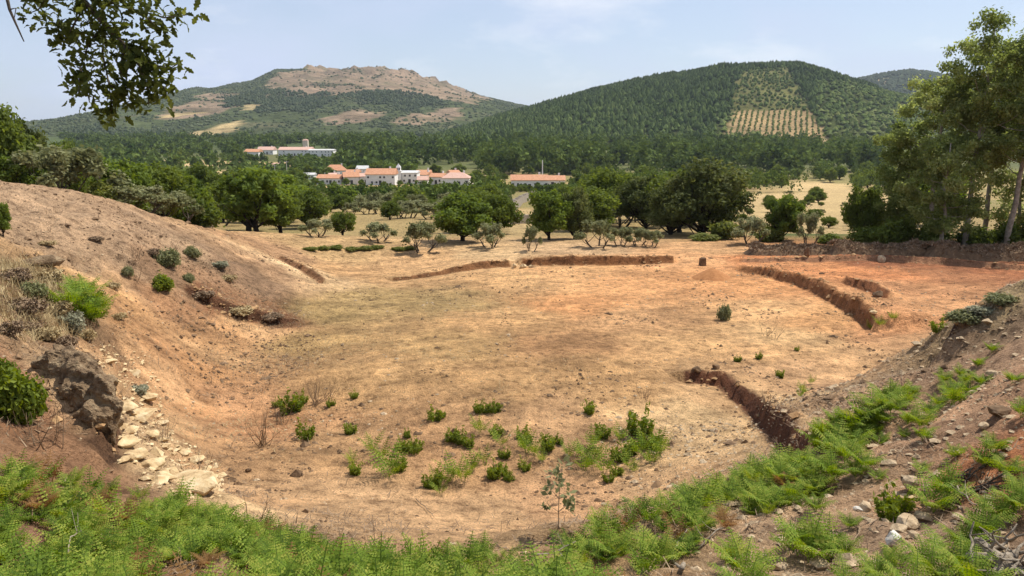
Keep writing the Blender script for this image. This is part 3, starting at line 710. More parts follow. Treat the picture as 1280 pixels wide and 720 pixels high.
def tree_at(key, name, u, vtop, d, width_px, label, cat="tree", group=None, h0=6.0, w0=6.2, vbase=None, seed=0):
    """stand a tree on the ground d metres ahead at photo column u; height to reach vtop, width in photo pixels at that distance"""
    x = ray(u, 300)[0] * d; z = ground(x, d)
    top = at(u, vtop, d)[2]; hh = max(.6, top - z); ww = width_px * d / FPX
    return plant(key, name, (x, d, z - .05), label, cat, group, (seed * 1.37) % 6.28, (ww / w0, ww / w0, hh / h0))
# --- row behind the left bank
T = tree_at
T("oak0","oak_tree",8,132,41,96,"brownish oak at the far left edge, its crown the tallest behind the bare bank","tree",seed=1)
T("holm1","oak_tree",48,148,44,80,"dark oak just right of the tallest tree at the left edge","tree",seed=2,h0=7,w0=7.5)
T("oak2","oak_tree",92,170,50,60,"low oak crown showing above the grey olive behind the bank","tree",seed=3)
T("olive0","olive_tree",62,182,39,70,"grey olive low behind the left bank, under the dark oaks","tree",seed=4,h0=3.4,w0=3.2)
T("olive1","olive_tree",104,178,41,92,"large silvery olive standing right behind the crest of the left bank","tree",seed=5,h0=3.4,w0=3.2)
T("bright0","broadleaf_tree",30,192,38,60,"bright green bushy tree low at the left edge behind the bank","tree",seed=6,h0=6,w0=6)
T("bright1","broadleaf_tree",160,192,46,84,"bright green rounded tree between the silvery olive and the darker row","tree",seed=7,h0=6,w0=6)
T("oak1","broadleaf_tree",205,205,49,80,"mid green tree between two brighter crowns behind the bank","tree",seed=8)
T("olive2","olive_tree",176,228,41.5,64,"grey olive in front of the bright rounded tree behind the bank","tree",seed=9,h0=3.4,w0=3.2)
T("bright2","broadleaf_tree",236,214,52,66,"green tree leaning towards the big dark oak behind the bank","tree",seed=10,h0=6,w0=6)
T("olive0","olive_tree",220,236,44,60,"dull olive low behind the crest at the middle of the left bank","tree",seed=11,h0=3.4,w0=3.2)
T("dbush0","shrub",256,244,46,50,"dark shrub filling the gap left of the big oak","shrub",seed=12,h0=2.4,w0=3)
T("bush1","shrub",132,222,40.5,44,"bright shrub at the foot of the silvery olive behind the bank","shrub",seed=13,h0=2,w0=2.4)
# --- trees beyond the floor
T("bright2","oak_tree",322,205,56,96,"big dark green oak standing alone beyond the end of the left bank","tree",seed=21,h0=6,w0=6)
T("oak0","oak_tree",352,236,58,62,"smaller dark oak touching the right side of the big oak","tree",seed=22)
T("olive2","olive_tree",397,271,52.5,34,"small olive with one thin trunk right of the big oak","tree",seed=23,h0=3.4,w0=3.2)
T("oak1","oak_tree",428,264,59,36,"small green oak with a stout dark trunk between two olives","tree",seed=24)
T("olive0","olive_tree",473,276,52.5,38,"round grey olive right of the stout trunked small oak","tree",seed=25,h0=3.4,w0=3.2)
T("olive1","olive_tree",526,275,49.5,42,"grey olive in front of the wide bright oak, nearest the dig","tree",seed=26,h0=3.4,w0=3.2)
T("bright0","oak_tree",578,240,55,84,"wide bright green oak left of the lane with deep shade under it","tree",seed=27,h0=6,w0=6)
T("oak2","oak_tree",622,240,66,60,"dark oak beside the lane, behind the wide bright one","tree",seed=28)
T("olive2","olive_tree",613,276,51.5,34,"grey olive between the wide bright oak and the lane","tree",seed=29,h0=3.4,w0=3.2)
T("bright1","oak_tree",686,232,57,60,"bright green oak right of the lane with a thick dark trunk","tree",seed=30,h0=6,w0=6)
T("holm0","oak_tree",718,234,58,50,"nearly black oak touching the bright one right of the lane","tree",seed=31,h0=7,w0=7.5)
T("olive0","olive_tree",664,280,49.5,20,"little grey olive at the foot of the thick dark trunk","tree",seed=32,h0=3.4,w0=3.2)
T("olive1","olive_tree",748,272,51.5,40,"pale grey olive right of the nearly black oak","tree",seed=33,h0=3.4,w0=3.2)
T("olive2","olive_tree",776,282,52.5,24,"small olive standing left of the pair in front of the evergreen oaks","tree",seed=34,h0=3.4,w0=3.2)
T("olive0","olive_tree",797,282,52.5,26,"small olive, middle one of the row in front of the evergreen oaks","tree",seed=35,h0=3.4,w0=3.2)
T("olive1","olive_tree",814,286,51.5,26,"low olive, last of the row beside the big evergreen oak","tree",seed=36,h0=3.4,w0=3.2)
T("oak1","oak_tree",760,212,82,76,"tall dull oak behind the nearly black one","tree",seed=37)
T("holm2","oak_tree",806,212,76,80,"grey green evergreen oak left of the biggest one","tree",seed=38,h0=7,w0=7.5)
T("holm0","evergreen_oak",878,198,62,116,"biggest dark evergreen oak at the centre right, its crown down to the ground","tree",seed=39,h0=7,w0=7.5)
T("holm1","evergreen_oak",838,226,64,70,"evergreen oak grown into the left side of the biggest one","tree",seed=40,h0=7,w0=7.5)
T("bush0","shrub",905,272,57,44,"bright green shrub against the foot of the biggest evergreen oak","shrub",seed=41,h0=2,w0=2.4)
T("olive2","shrub",938,268,53,40,"grey green shrub left of the young slender tree","shrub",seed=42,h0=3.4,w0=3.2)
T("bright2","young_tree",978,240,56,56,"young green tree with loose foliage in front of the dry field","tree",seed=43,h0=6,w0=6)
T("olive0","olive_tree",1011,262,52.5,28,"narrow grey green tree right of the young green tree","tree",seed=44,h0=3.4,w0=3.2)
T("oak2","young_tree",1076,230,56,50,"thin young tree left of the tall grove before the dry field","tree",seed=45)
T("bush2","shrub",962,284,55,40,"low green shrub at the base of the young green tree","shrub",seed=46,h0=2,w0=2.4)
T("dbush1","shrub",1040,290,54,44,"flat green shrub behind the brush bank","shrub",seed=47,h0=2.4,w0=3)
T("dbush2","shrub",1084,278,53,50,"dark shrub at the foot of the thin young tree","shrub",seed=48,h0=2.4,w0=3)
T("bush1","shrub",880,290,56,46,"low green undergrowth shrub in the shade of the biggest evergreen oak","shrub",seed=49,h0=2,w0=2.4)

for q, u in enumerate((388, 404, 421, 440, 456, 470, 498, 512)):
    p = hit(u, 313 - (q % 3)); k = p[1] / FPX
    plant("bush%d" % (q % 3), "shrub", (p[0], p[1], p[2] - .03), "low green weeds along the far edge of the dig, left of the far trench", "shrub", "low weeds beyond the dig", q, (22 * k / 2.4, 22 * k / 2.4, 6 * k / 2.0))
# --- the tall grove on the right
def tall_tree(seed, u, d, vtop, spread, label, leaf_n, low_v=255, trunk=.16):
    r = rng(seed); x = ray(u, 300)[0] * d; z = ground(x, d); h = at(u, vtop, d)[2] - z
    root = tag(empty("tall_tree", (x, d, z - .05), r.uniform(0, 6.28)), label, "tree")
    mb = MB(); blobs = []
    lean = r.normal(size=2) * .018 * h
    tp = np.c_[np.linspace(0, lean[0], 9) + np.r_[0, np.cumsum(r.normal(size=8) * .10)], np.linspace(0, lean[1], 9) + np.r_[0, np.cumsum(r.normal(size=8) * .10)], np.linspace(-.3, h * .95, 9)]
    mb.tube(tp, np.linspace(trunk * 1.25, trunk * .2, 9), 8)
    lo = (at(u, low_v, d)[2] - z) / h
    nb = 30
    for b in range(nb):
        f = lo + (1 - lo) * (b + .5) / nb; az = b * 2.399 + r.uniform(-.4, .4)
        env = spread * min(1, ((1.05 - f) / .32)) ** .6 * min(1, .55 + (f - lo) * 2.2) * r.uniform(.3, 1.0)
        base_ = np.array([np.interp(f * h * .86, tp[:, 2], tp[:, 0]), np.interp(f * h * .86, tp[:, 2], tp[:, 1]), f * h * .86])
        c = base_ + np.array([math.cos(az) * env, math.sin(az) * env, h * .10 * r.uniform(.3, 1)])
        br = r.uniform(.45, .92) * (spread / 3.0)
        blobs.append([*c, br, br, br * .72])
        for _ in range(2):
            e = c + r.normal(size=3) * br * np.array([.9, .9, .6]); b2 = br * r.uniform(.4, .6); blobs.append([*e, b2, b2, b2 * .7])
        mb.tube(limb(r, base_, c, 6, .08), np.linspace(trunk * .38 * (1.1 - f), .018, 6), 5)
    V, F, v = blob_leaves(r, blobs, int(leaf_n * 1.6), .118, .42, .85, 6)
    V[:, 2] = np.maximum(V[:, 2], .3)
    link("trunk", mb.mesh("trunk", True), M["bark_pale"], root); link("crown", mesh_from("crown", V, [F], v), M["tall"], root)
tall_tree(401, 1206, 50, 14, 3.0, "tallest slender tree of the grove, its pale trunk showing below the crown", 13000, 205)
tall_tree(402, 1258, 49, 22, 3.1, "tall tree at the right edge with a straight reddish trunk", 14000, 205)
tall_tree(403, 1160, 52, 84, 3.0, "tall leafy tree at the left flank of the grove", 12000, 225)
tall_tree(404, 1128, 54, 150, 2.7, "lower spreading tree on the left edge of the grove", 10000, 285, .14)
tall_tree(405, 1228, 56, 40, 3.0, "tall tree standing behind the pale trunk in the grove", 11000, 190)
tall_tree(406, 1292, 52, 24, 3.2, "tall tree cut by the right edge of the picture", 11000, 205)
tall_tree(407, 1180, 48, 170, 2.3, "dark leaning young tree low inside the grove", 8000, 290, .12)
tall_tree(408, 1272, 54, 120, 2.5, "half hidden tree low behind the right edge trunk", 8000, 290, .12)
for q, (u, d, vt, w, lb) in enumerate([(1120, 51, 268, 56, "dark shrub under the left flank of the tall grove"), (1166, 50, 272, 52, "dense dark shrub around the leaning tree of the grove"), (1215, 50.5, 276, 50, "shrub at the foot of the pale trunk"), (1262, 50, 270, 54, "shrub under the right edge trunks")]):
    T("dbush%d" % (q % 3), "shrub", u, vt, d, w, lb, "shrub", seed=60 + q, h0=2.4, w0=3)

# --- trees of the valley, smaller with distance
r = rng(77); cnt = 0
def clear_of_fields(x, y):
    p = np.array([x]), np.array([y])
    return not any(inpoly(*p, P)[0] for P, c in FIELDS)
def px_of(x, y, z):
    f = y * math.cos(PITCH) - (z - CAMZ) * math.sin(PITCH); up = y * math.sin(PITCH) + (z - CAMZ) * math.cos(PITCH)
    return 640 + FPX * x / f, 360 - FPX * up / f
GAPS = [(425,590,203,230),(396,430,205,229),(636,710,216,231),(930,1072,243,290),(655,690,246,262),(300,420,178,197),(640,662,240,310),(334,352,203,212)]   # the village, lane and fields stay in view
def hides(u, vt, vb, w):
    return any(u + w / 2 > a and u - w / 2 < b and vt < d_ - 1 and vb > c + 1 for a, b, c, d_ in GAPS)
LBL = {"far": ("broadleaf_tree", "green broadleaf tree of the hedgerows across the valley", "broadleaf trees across the valley"),
       "farb": ("broadleaf_tree", "bright green rounded tree of the valley between dry fields", "bright green trees of the valley"),
       "faro": ("olive_tree", "small grey olive of the groves beyond the dig", "olives of the valley groves")}
spots = []
for _ in range(9000):
    if cnt >= 290: break
    d = math.exp(r.uniform(math.log(68), math.log(430))); u = r.uniform(90, 1180); x = ray(u, 250)[0] * d
    if not clear_of_fields(x, d): continue
    kind = r.choice(["far", "farb", "faro"], p=[.40, .25, .35])
    if d > 200: kind = r.choice(["far", "farb"], p=[.7, .3])
    hh = r.uniform(4.5, 7.5) if kind != "faro" else r.uniform(2.6, 4.2); ww = hh * r.uniform(.95, 1.4)
    if d > 200: hh *= 1.15
    z = ground(x, d); uu, vb = px_of(x, d, z); _, vt = px_of(x, d, z + hh); wpx = ww * FPX / d
    while hides(uu, vt, vb, wpx) and hh > 1.9:
        hh *= .85; ww *= .9; _, vt = px_of(x, d, z + hh); wpx = ww * FPX / d
    if hides(uu, vt, vb, wpx): continue
    if any((x - a) ** 2 + (d - b) ** 2 < (.45 * (ww + c)) ** 2 for a, b, c in spots): continue
    spots.append((x, d, ww)); nm, lb, gp = LBL[kind]
    h0, w0 = (3.6, 3.8) if kind == "faro" else (6.0, 6.0)
    if d < 125: kind, h0, w0 = {"far": ("oak", 6.0, 6.4), "farb": ("bright", 6.0, 6.0), "faro": ("olive", 3.4, 3.2)}[kind]
    plant(kind + str(r.integers(3)), nm, (x, d, z - .1), lb, "tree", gp, r.uniform(0, 6.28), (ww / w0, ww / w0, hh / h0)); cnt += 1
for q, (u, vt_) in enumerate([(640,229),(650,232),(662,231),(672,229),(684,232),(694,229),(704,227),(658,234),(690,233)]):
    d = 262 + (q % 3) * 9; x = ray(u, 235)[0] * d; z = ground(x, d); hh = max(1.5, at(u, vt_, d)[2] - z)
    plant("far%d" % (q % 3), "broadleaf_tree", (x, d, z - .1), "green tree partly hiding the long orange roofed farmhouse", "tree", "trees before the farmhouse", q * 1.1, (hh * 1.1 / 6, hh * 1.1 / 6, hh / 6))
for vb, hp, u0, u1 in ((247, 10, 385, 640), (252, 13, 400, 600), (258, 16, 384, 645), (266, 20, 384, 640), (273, 20, 470, 560)):
    u = u0
    while u < u1:
        u += r.uniform(8, 19)
        if r.uniform() < .22 or 636 < u < 664: continue
        p = hit(round(u, 1), vb + r.uniform(-2, 2)); hh = hp * r.uniform(.8, 1.25) * p[1] / FPX; ww = hh * r.uniform(1.0, 1.5); kind = r.choice(["faro", "faro", "far"])
        nm, lb, gp = LBL[kind]; h0, w0 = (3.6, 3.8) if kind == "faro" else (6.0, 6.0)
        if p[1] < 125: kind, h0, w0 = {"far": ("oak", 6.0, 6.4), "faro": ("olive", 3.4, 3.2)}[kind]
        plant(kind + str(r.integers(3)), nm, (p[0], p[1], p[2] - .05), lb, "tree", gp, r.uniform(0, 6.28), (ww / w0, ww / w0, hh / h0))
for _ in range(46):
    u, v = r.uniform(925, 1130), r.uniform(240, 296); p = hit(round(u, 1), round(v, 1)); hh = r.uniform(.5, 1.5) * (1.5 if v < 256 else 1); ww = hh * r.uniform(1.0, 1.6)
    plant("olive%d" % r.integers(3) if r.uniform() < .6 else "oak%d" % r.integers(3), "shrub", (p[0], p[1], p[2] - .05), "small shrub dotted over the dry field left of the grove", "shrub", "shrubs of the dry field", r.uniform(0, 6.28), (ww / 3.8, ww / 3.8, hh / 3.6))
for q, (u, d, hh) in enumerate([(394,352,4.2),(413,405,6.5),(433,352,3.6),(441,420,7),(452,345,3.0),(470,420,8.5),(489,418,8),(500,345,2.6),(512,420,8),(523,352,3.4),(536,352,3.8),(545,415,7.5),(560,345,2.8),(573,418,7.5),(588,352,5.5),(596,360,7),(583,342,3.0),(402,342,2.6),(418,340,2.4),(480,342,2.2),(530,340,2.6)]):
    x = ray(u, 230)[0] * d
    plant("far%d" % (q % 3) if q % 2 else "farb%d" % (q % 3), "broadleaf_tree", (x, d, ground(x, d) - .1), "dark green tree growing among the white village houses", "tree", "trees among the village houses", q * 1.3, (hh * 1.15 / 6, hh * 1.15 / 6, hh / 6))
# --- the wooded belt along the river below the hills
def belt(name, pts, mat, label, seed, n_leaf=150, leaf=1.9):
    r = rng(seed); Vs, vs = [], []
    for (u, d, h, w) in pts:
        x = ray(u, 215)[0] * d; z = float(H(np.array([x]), np.array([d]))[0])
        blobs = [[x + r.normal() * w * .2, d + r.normal() * w * .2, z + h * f, w * .34 * g, w * .34 * g, h * .22] for f, g in ((.25, 1.0), (.42, 1.1), (.58, 1), (.74, .8), (.86, .5))]
        tone = r.uniform(-.25, .25)
        V, F, v = blob_leaves(r, blobs, n_leaf, leaf, .45, .4, 5, 1.4); Vs.append(V); vs.append(np.clip(v + tone, 0, 1))
    V = np.concatenate(Vs); v = np.concatenate(vs)
    return tag(link(name, mesh_from(name, V, [np.arange(len(V)).reshape(-1, 4)], v), M[mat]), label, "wood", kind="stuff")
r = rng(95); pts = []
for _ in range(6000):
    if len(pts) >= 520: break
    d = math.exp(r.uniform(math.log(150), math.log(470))); u = r.uniform(110, 1150); x = ray(u, 230)[0] * d
    if not clear_of_fields(x, d): continue
    hh = r.uniform(4.5, 9); ww = hh * r.uniform(.9, 1.4); z = ground(x, d); uu, vb = px_of(x, d, z); _, vt = px_of(x, d, z + hh)
    while hides(uu, vt, vb, ww * FPX / d) and hh > 1.9: hh *= .85; ww *= .9; _, vt = px_of(x, d, z + hh)
    if hides(uu, vt, vb, ww * FPX / d): continue
    pts.append((u, d, hh, ww))
belt("valley_trees", pts, "wood", "mass of hedgerow and grove trees filling the valley floor", 96, 170, .62)
r = rng(91)
pts = [(r.uniform(430, 1100), r.uniform(430, 800), r.uniform(11, 19), r.uniform(9, 15)) for _ in range(520)]
pts = [p for p in pts if not (p[0] < 600 and p[1] < 520)]
belt("river_wood", pts, "wood", "dark broadleaf wood along the river at the foot of the forested hill", 92)
pts = [(r.uniform(80, 520), math.exp(r.uniform(math.log(430), math.log(1250))), r.uniform(5, 12), r.uniform(9, 18)) for _ in range(620)]
pts = [p if not (296 < p[0] < 425 and p[1] < 600) else (p[0], p[1], 3.5, p[3]) for p in pts]
pts = [p for p in pts if not (298 < p[0] < 422 and 590 < p[1] < 760) and not (190 < p[0] < 372 and 500 < p[1] < 560) and clear_of_fields(ray(p[0], 230)[0] * p[1], p[1])]
belt("valley_wood", pts, "wood", "belts of dark trees on the plain below the far granite hill", 93, 110, 2.2)

# ------------------------------------------------------------------ the village and the far buildings
def plain_mat(name, c1, c2, sc=.8):
    return rough_mat(name, c1, c2, sc, 0.2, 0.9, dist=0.02)
M["whitewash"] = plain_mat("whitewash", (.66,.64,.60), (.80,.78,.74))
M["cream_wall"] = plain_mat("cream_wall", (.50,.42,.32), (.62,.54,.42))
M["tile"] = plain_mat("roof_tile", (.38,.17,.09), (.58,.31,.18), 1.4)
M["pink_tile"] = plain_mat("faded_roof_tile", (.46,.28,.21), (.58,.38,.30), 1.2)
M["grey_roof"] = plain_mat("grey_roof", (.42,.41,.39), (.60,.58,.56), 1.0)
M["opening"] = plain_mat("dark_opening", (.035,.035,.04), (.07,.065,.06), 2)
M["stone_wall"] = rough_mat("stone_wall", (.22,.18,.14), (.42,.36,.29), 2.5, 0.8)
M["concrete"] = plain_mat("concrete_pole", (.40,.38,.35), (.52,.50,.47), 2)
def house(u0, u1, vr, ve, vb, label, wall="whitewash", roof="tile", depth=9.0, nwin=4, storeys=1, rz=0.0, cat="house", name="house", hip=0.0, door=True, chim=True, d=None):
    u = (u0 + u1) / 2
    p = hit(u, vb) if d is None else None
    if p is None:
        x = ray(u, 200)[0] * d; p = np.array([x, d, ground(x, d)])
    k = p[1] / FPX * 1.03
    W = (u1 - u0) * k; he = (vb - ve) * k; hr = max(.5, (ve - vr) * k)
    root = tag(empty(name, (p[0], p[1] + depth / 2, p[2] - .3), rz), label, cat)
    m = MB(); m.box((0, 0, he / 2 + .15), (W, depth, he + .3)); link("wall", m.mesh("wall"), M[wall], root)
    o = .35; a, b, z0, z1 = W / 2 + o, depth / 2 + o, he + .3, he + .3 + hr; rx = a - hip * W
    V = [(-a,-b,z0),(a,-b,z0),(a,b,z0),(-a,b,z0),(-rx,0,z1),(rx,0,z1),(-a,-b,z0+.18),(a,-b,z0+.18),(a,b,z0+.18),(-a,b,z0+.18)]
    m = MB(); m.add(V, [np.array([(0,3,2,1),(0,1,7,6),(1,2,8,7),(2,3,9,8),(3,0,6,9),(6,7,5,4),(8,9,4,5)]), np.array([(7,8,5),(9,6,4)])])
    rf = link("roof", m.mesh("roof"), M[roof], root)
    if chim:
        m = MB(); m.box((W * .28, depth * .12, z0 + hr * .8 + .5), (.8, .8, 1.6)); link("chimney", m.mesh("chimney"), M[wall], rf)
    sh = (he - .2) / storeys; hr_ = rng(int(u * 10))
    wm = MB(); wm.box((0, 0, 0), (.85, .12, min(1.1, sh * .36))); wme = wm.mesh("window"); wme.materials.append(M["opening"])
    for s_ in range(storeys):
        for q in range(nwin):
            if (door and s_ == 0 and q == nwin // 2) or hr_.uniform() < .28: continue
            link("window", wme, None, root, (-W / 2 + W * (q + .5 + hr_.uniform(-.2, .2)) / nwin, -depth / 2 - .03, .3 + sh * (s_ + .58)))
    if door:
        m = MB(); m.box((0, 0, 1.1), (1.2, .12, 2.2)); link("door", m.mesh("door"), M["opening"], root, (-W / 2 + W * (nwin // 2 + .5) / nwin, -depth / 2 - .03, .3))
    return root
house(404,431,207,214,222,"white house with a big orange hip roof, highest in the village's left part",hip=.3,nwin=4,rz=.25)
house(397,427,219,223.5,231,"long low house with a wide orange roof at the village's left end",nwin=6,depth=8,rz=-.12)
house(428,446,216,222,231,"small house with a steep orange roof right of the long low one",nwin=3,depth=7,rz=.3)
house(446,459,208,212,222,"plain white house behind the orange roofs, left of the big white one",roof="grey_roof",nwin=2,storeys=2,depth=7,chim=False)
house(458,493,212,219,231.5,"large white two storey house with an orange roof left of the bell tower",nwin=7,storeys=2,depth=10)
house(503,521,214.5,217,229.5,"white chapel nave with a flat grey roof right of the bell tower",roof="grey_roof",nwin=3,storeys=2,depth=12,chim=False,cat="chapel",name="chapel")
house(522,534,221,225.5,232,"little pink roofed house right of the chapel",roof="pink_tile",nwin=2,depth=6,chim=False)
house(539,556,217.5,222,231,"orange roofed white house left of the pale hipped one",nwin=3,depth=8,rz=-.25)
house(553,586,217,223.5,233,"white house with a pale pink hip roof at the village's right end",roof="pink_tile",hip=.28,nwin=4,depth=10)
house(520,537,214,218,225,"house with an orange roof partly hidden behind the chapel",nwin=3,depth=8,d=395)
house(432,447,211,214.5,222,"narrow white house between two orange roofs at the back",nwin=2,depth=7,d=400)
house(377,392,216.5,219,224,"long white shed with a grey roof at the field left of the village",roof="grey_roof",nwin=4,depth=6,cat="shed",name="shed",chim=False,door=False)
house(335,351,204.5,207.5,213,"tan house alone among trees left of the village",wall="cream_wall",roof="pink_tile",nwin=3,depth=8)
house(397,412,246.5,248.5,254,"low white hut in the olive grove",roof="grey_roof",nwin=2,depth=4,cat="hut",name="hut",chim=False)
house(640,684,223,229.5,240,"white farmhouse with a long orange roof right of the lane",nwin=7,depth=9,d=300)
house(676,706,222.5,228,236,"orange roofed wing behind the farmhouse by the mast",nwin=5,depth=8,d=322)
house(656,668,220,223,232,"farm outbuilding with an orange roof showing above the farmhouse",nwin=2,depth=6,d=316,chim=False)
house(306,323,187,190.5,197,"white building at the left end of the far estate",nwin=4,depth=12)
house(322,341,184,188,193,"far building with a faded pink roof behind the estate's left end",roof="pink_tile",nwin=4,depth=12)
house(349,388,184.5,188,195,"long white estate building with a pink roof on the far plain",roof="pink_tile",nwin=9,depth=14,storeys=2)
house(386,416,187,188.5,195.5,"plain white range at the right end of the far estate",roof="grey_roof",nwin=8,depth=12,storeys=2,chim=False)
house(408,418,211,215.5,222.5,"small gabled house standing just below the highest orange roof",nwin=2,depth=7,rz=.5,d=372,roof="pink_tile")
house(430,439,215,219,226,"turned white house in front of the steep orange roof",nwin=2,depth=6,rz=-.55,d=366)
house(446,456,217,221,230,"little white house squeezed left of the big two storey one",nwin=2,depth=6,rz=.35,d=362,roof="pink_tile")
house(524,536,215.5,219,226,"orange roofed house set back between the chapel and the pale hipped house",nwin=2,depth=7,rz=-.4,d=384)
house(560,572,213.5,217,224,"white house with an orange roof behind the pale hipped one",nwin=2,depth=7,rz=.45,d=398)
house(584,592,221,224.5,231,"tiny house at the very right end of the village",nwin=1,depth=5,rz=-.3,d=364,chim=False)
# bell tower of the chapel
p = hit(497.5, 230); k = p[1] / FPX
t = tag(empty("bell_tower", (p[0], p[1] + 3, p[2] - .3)), "white bell tower with a small pointed cap in the village", "tower")
m = MB(); m.box((0, 0, 3.2), (2.9, 2.9, 6.6)); m.box((0, 0, 6.62), (3.3, 3.3, .25)); link("wall", m.mesh("wall"), M["whitewash"], t)
m = MB(); m.box((0, 0, 7.5), (2.2, 2.2, 1.5)); m.box((0, 0, 8.75), (2.3, 2.3, 1.0), taper=.55); b_ = link("belfry", m.mesh("belfry"), M["whitewash"], t)
m = MB(); m.box((0, 0, 9.7), (1.1, 1.1, .9), taper=.1); link("cap", m.mesh("cap"), M["grey_roof"], b_)
for dx in (-.5, .5):
    m = MB(); m.box((dx, -1.13, 7.5), (.55, .1, 1.0)); link("opening", m.mesh("opening"), M["opening"], b_)
# square tower of the estate
p = hit(374.5, 194); k = p[1] / FPX
t = tag(empty("tower", (p[0], p[1] + 22, p[2] - .5)), "square pinkish tower rising behind the far estate", "tower")
m = MB(); m.box((0, 0, 6.6), (4.6, 4.6, 13.4)); link("wall", m.mesh("wall"), M["cream_wall"], t)
m = MB(); m.box((0, 0, 13.9), (5.2, 5.2, 1.2), taper=.4); link("roof", m.mesh("roof"), M["pink_tile"], t)
def pole(u, vt, vb, label, name="utility_pole", cat="pole", rad=.16, d=None, arm=True, mat="concrete"):
    p = hit(u, vb) if d is None else np.array([ray(u, 220)[0] * d, d, ground(ray(u, 220)[0] * d, d)])
    h = at(u, vt, p[1])[2] - p[2]
    t = tag(empty(name, (p[0], p[1], p[2])), label, cat)
    m = MB(); m.tube([(0, 0, -.4), (0, 0, h * .5), (0, 0, h)], [rad * 1.3, rad * 1.1, rad * .75], 8); link("shaft", m.mesh("shaft"), M[mat], t)
    if arm:
        m = MB(); m.box((0, -.2, h - .5), (1.9, .14, .14)); [m.box((dx, -.2, h - .3), (.12, .12, .26)) for dx in (-.8, 0, .8)]; link("crossarm", m.mesh("crossarm"), M[mat], t)
pole(359, 201, 224, "pale utility pole standing left of the village", d=330)
pole(344, 206, 222, "shorter utility pole beside the tan house", d=360)
pole(678, 200, 236, "tall white mast above the farmhouse roof", "mast", "mast", .2, 312, False, "whitewash")
# stone walls along the lane
def wall_run(px, h, label, th=.6):
    P = np.array([hit(*q) for q in px]); m = MB(); c = P[0].copy()
    for a, b in zip(P[:-1], P[1:]):
        n = max(2, int(np.hypot(*(b - a)[:2]) / 1.6)); L = (b - a)[:2] / np.hypot(*(b - a)[:2]); nn = np.array([-L[1], L[0]]) * th / 2
        for i in range(n):
            p0, p1 = a + (b - a) * i / n, a + (b - a) * (i + .985) / n; r = rng(int(i * 7 + abs(a[0]) * 10)); hh = h * r.uniform(.85, 1.1)
            V = [(*(p0[:2] - nn), p0[2] - .3), (*(p1[:2] - nn), p1[2] - .3), (*(p1[:2] + nn), p1[2] - .3), (*(p0[:2] + nn), p0[2] - .3)]
            V += [(x_, y_, z_ + .3 + hh) for x_, y_, z_ in V]
            m.add(np.array(V) - c, np.array([(0,3,2,1),(4,5,6,7),(0,1,5,4),(1,2,6,5),(2,3,7,6),(3,0,4,7)]))
    tag(link("stone_wall", m.mesh("stone_wall"), M["stone_wall"], None, c), label, "wall")
wall_run([(640,273),(643,263),(652,254),(668,246)], 1.9, "pale stone wall climbing along the left side of the lane")
wall_run([(640,280),(660,279)], 1.0, "low stone wall crossing the end of the lane")

# ------------------------------------------------------------------ stones and clods
def hull_rock(seed, sx, sy, sz, n=22, cuts=2, rough_=.05):
    r = rng(seed); bm = bmesh.new()
    P = r.normal(size=(n, 3)); P /= np.linalg.norm(P, axis=1)[:, None]; P *= r.uniform(.78, 1.0, (n, 1))
    for p in P: bm.verts.new(p * np.array([sx, sy, sz]) / 2)
    bmesh.ops.convex_hull(bm, input=bm.verts)
    for v in [v for v in bm.verts if not v.link_faces]: bm.verts.remove(v)
    bmesh.ops.bevel(bm, geom=list(bm.edges), offset=min(sx, sy, sz) * .05, segments=1, affect='EDGES', clamp_overlap=True)
    bmesh.ops.triangulate(bm, faces=bm.faces)
    bmesh.ops.subdivide_edges(bm, edges=list(bm.edges), cuts=cuts, use_grid_fill=True)
    bm.verts.index_update()
    co = np.array([v.co[:] for v in bm.verts]); s = np.array([sx, sy, sz]).mean(); q = co / s * 5 + seed
    dd = (fbm(q[:, 0] + q[:, 2] * .7, q[:, 1] - q[:, 2] * .6, seed, 4)) * rough_ * s * 2
    for v, e in zip(bm.verts, dd): v.co += v.co.normalized() * float(e)
    me = bpy.data.meshes.new("rock"); bm.to_mesh(me); bm.free(); return me
def scatter_stones(name, pts, size, squash, mat, seed, label, cat="stones"):
    """loose stones too many to count, one mesh"""
    r = rng(seed); n = len(pts)
    base_v = np.array([(1,0,0),(-1,0,0),(0,1,0),(0,-1,0),(0,0,1),(0,0,-1),(.62,.62,.3),(-.62,.62,.3),(.62,-.62,.3),(-.62,-.62,.3)]) 
    f = np.array([(0,6,4),(6,2,4),(2,7,4),(7,1,4),(1,9,4),(9,3,4),(3,8,4),(8,0,4),(6,0,5),(2,6,5),(7,2,5),(1,7,5),(9,1,5),(3,9,5),(8,3,5),(0,8,5)])
    V = base_v[None] * r.uniform(.55, 1.25, (n, 10, 1)) * size[:, None, None] * r.uniform(.6, 1.3, (n, 1, 3)); V[:, :, 2] *= squash
    a = r.uniform(0, 6.28, n); c, s = np.cos(a)[:, None], np.sin(a)[:, None]
    V = np.stack([V[:, :, 0] * c - V[:, :, 1] * s, V[:, :, 0] * s + V[:, :, 1] * c, V[:, :, 2]], -1) + pts[:, None, :]
    F = (f[None] + (np.arange(n) * 10)[:, None, None]).reshape(-1, 3)
    return tag(link(name, mesh_from(name, V.reshape(-1, 3), [F], np.repeat(r.uniform(0, 1, n), 10)), M[mat]), label, cat, kind="stuff")
def scatter_xy(n, seed, x0, x1, y0, y1, dens):
    r = rng(seed); x, y = r.uniform(x0, x1, n), r.uniform(y0, y1, n); k = (np.abs(x) < .80 * y + 1) & (r.uniform(size=n) < dens(x, y)); x, y = x[k], y[k]
    return np.c_[x, y, H(x, y)]
clump = lambda s, f, t: (lambda x, y: np.clip((fbm(x / f, y / f, s, 3) - t) * 6, 0.04, 1))
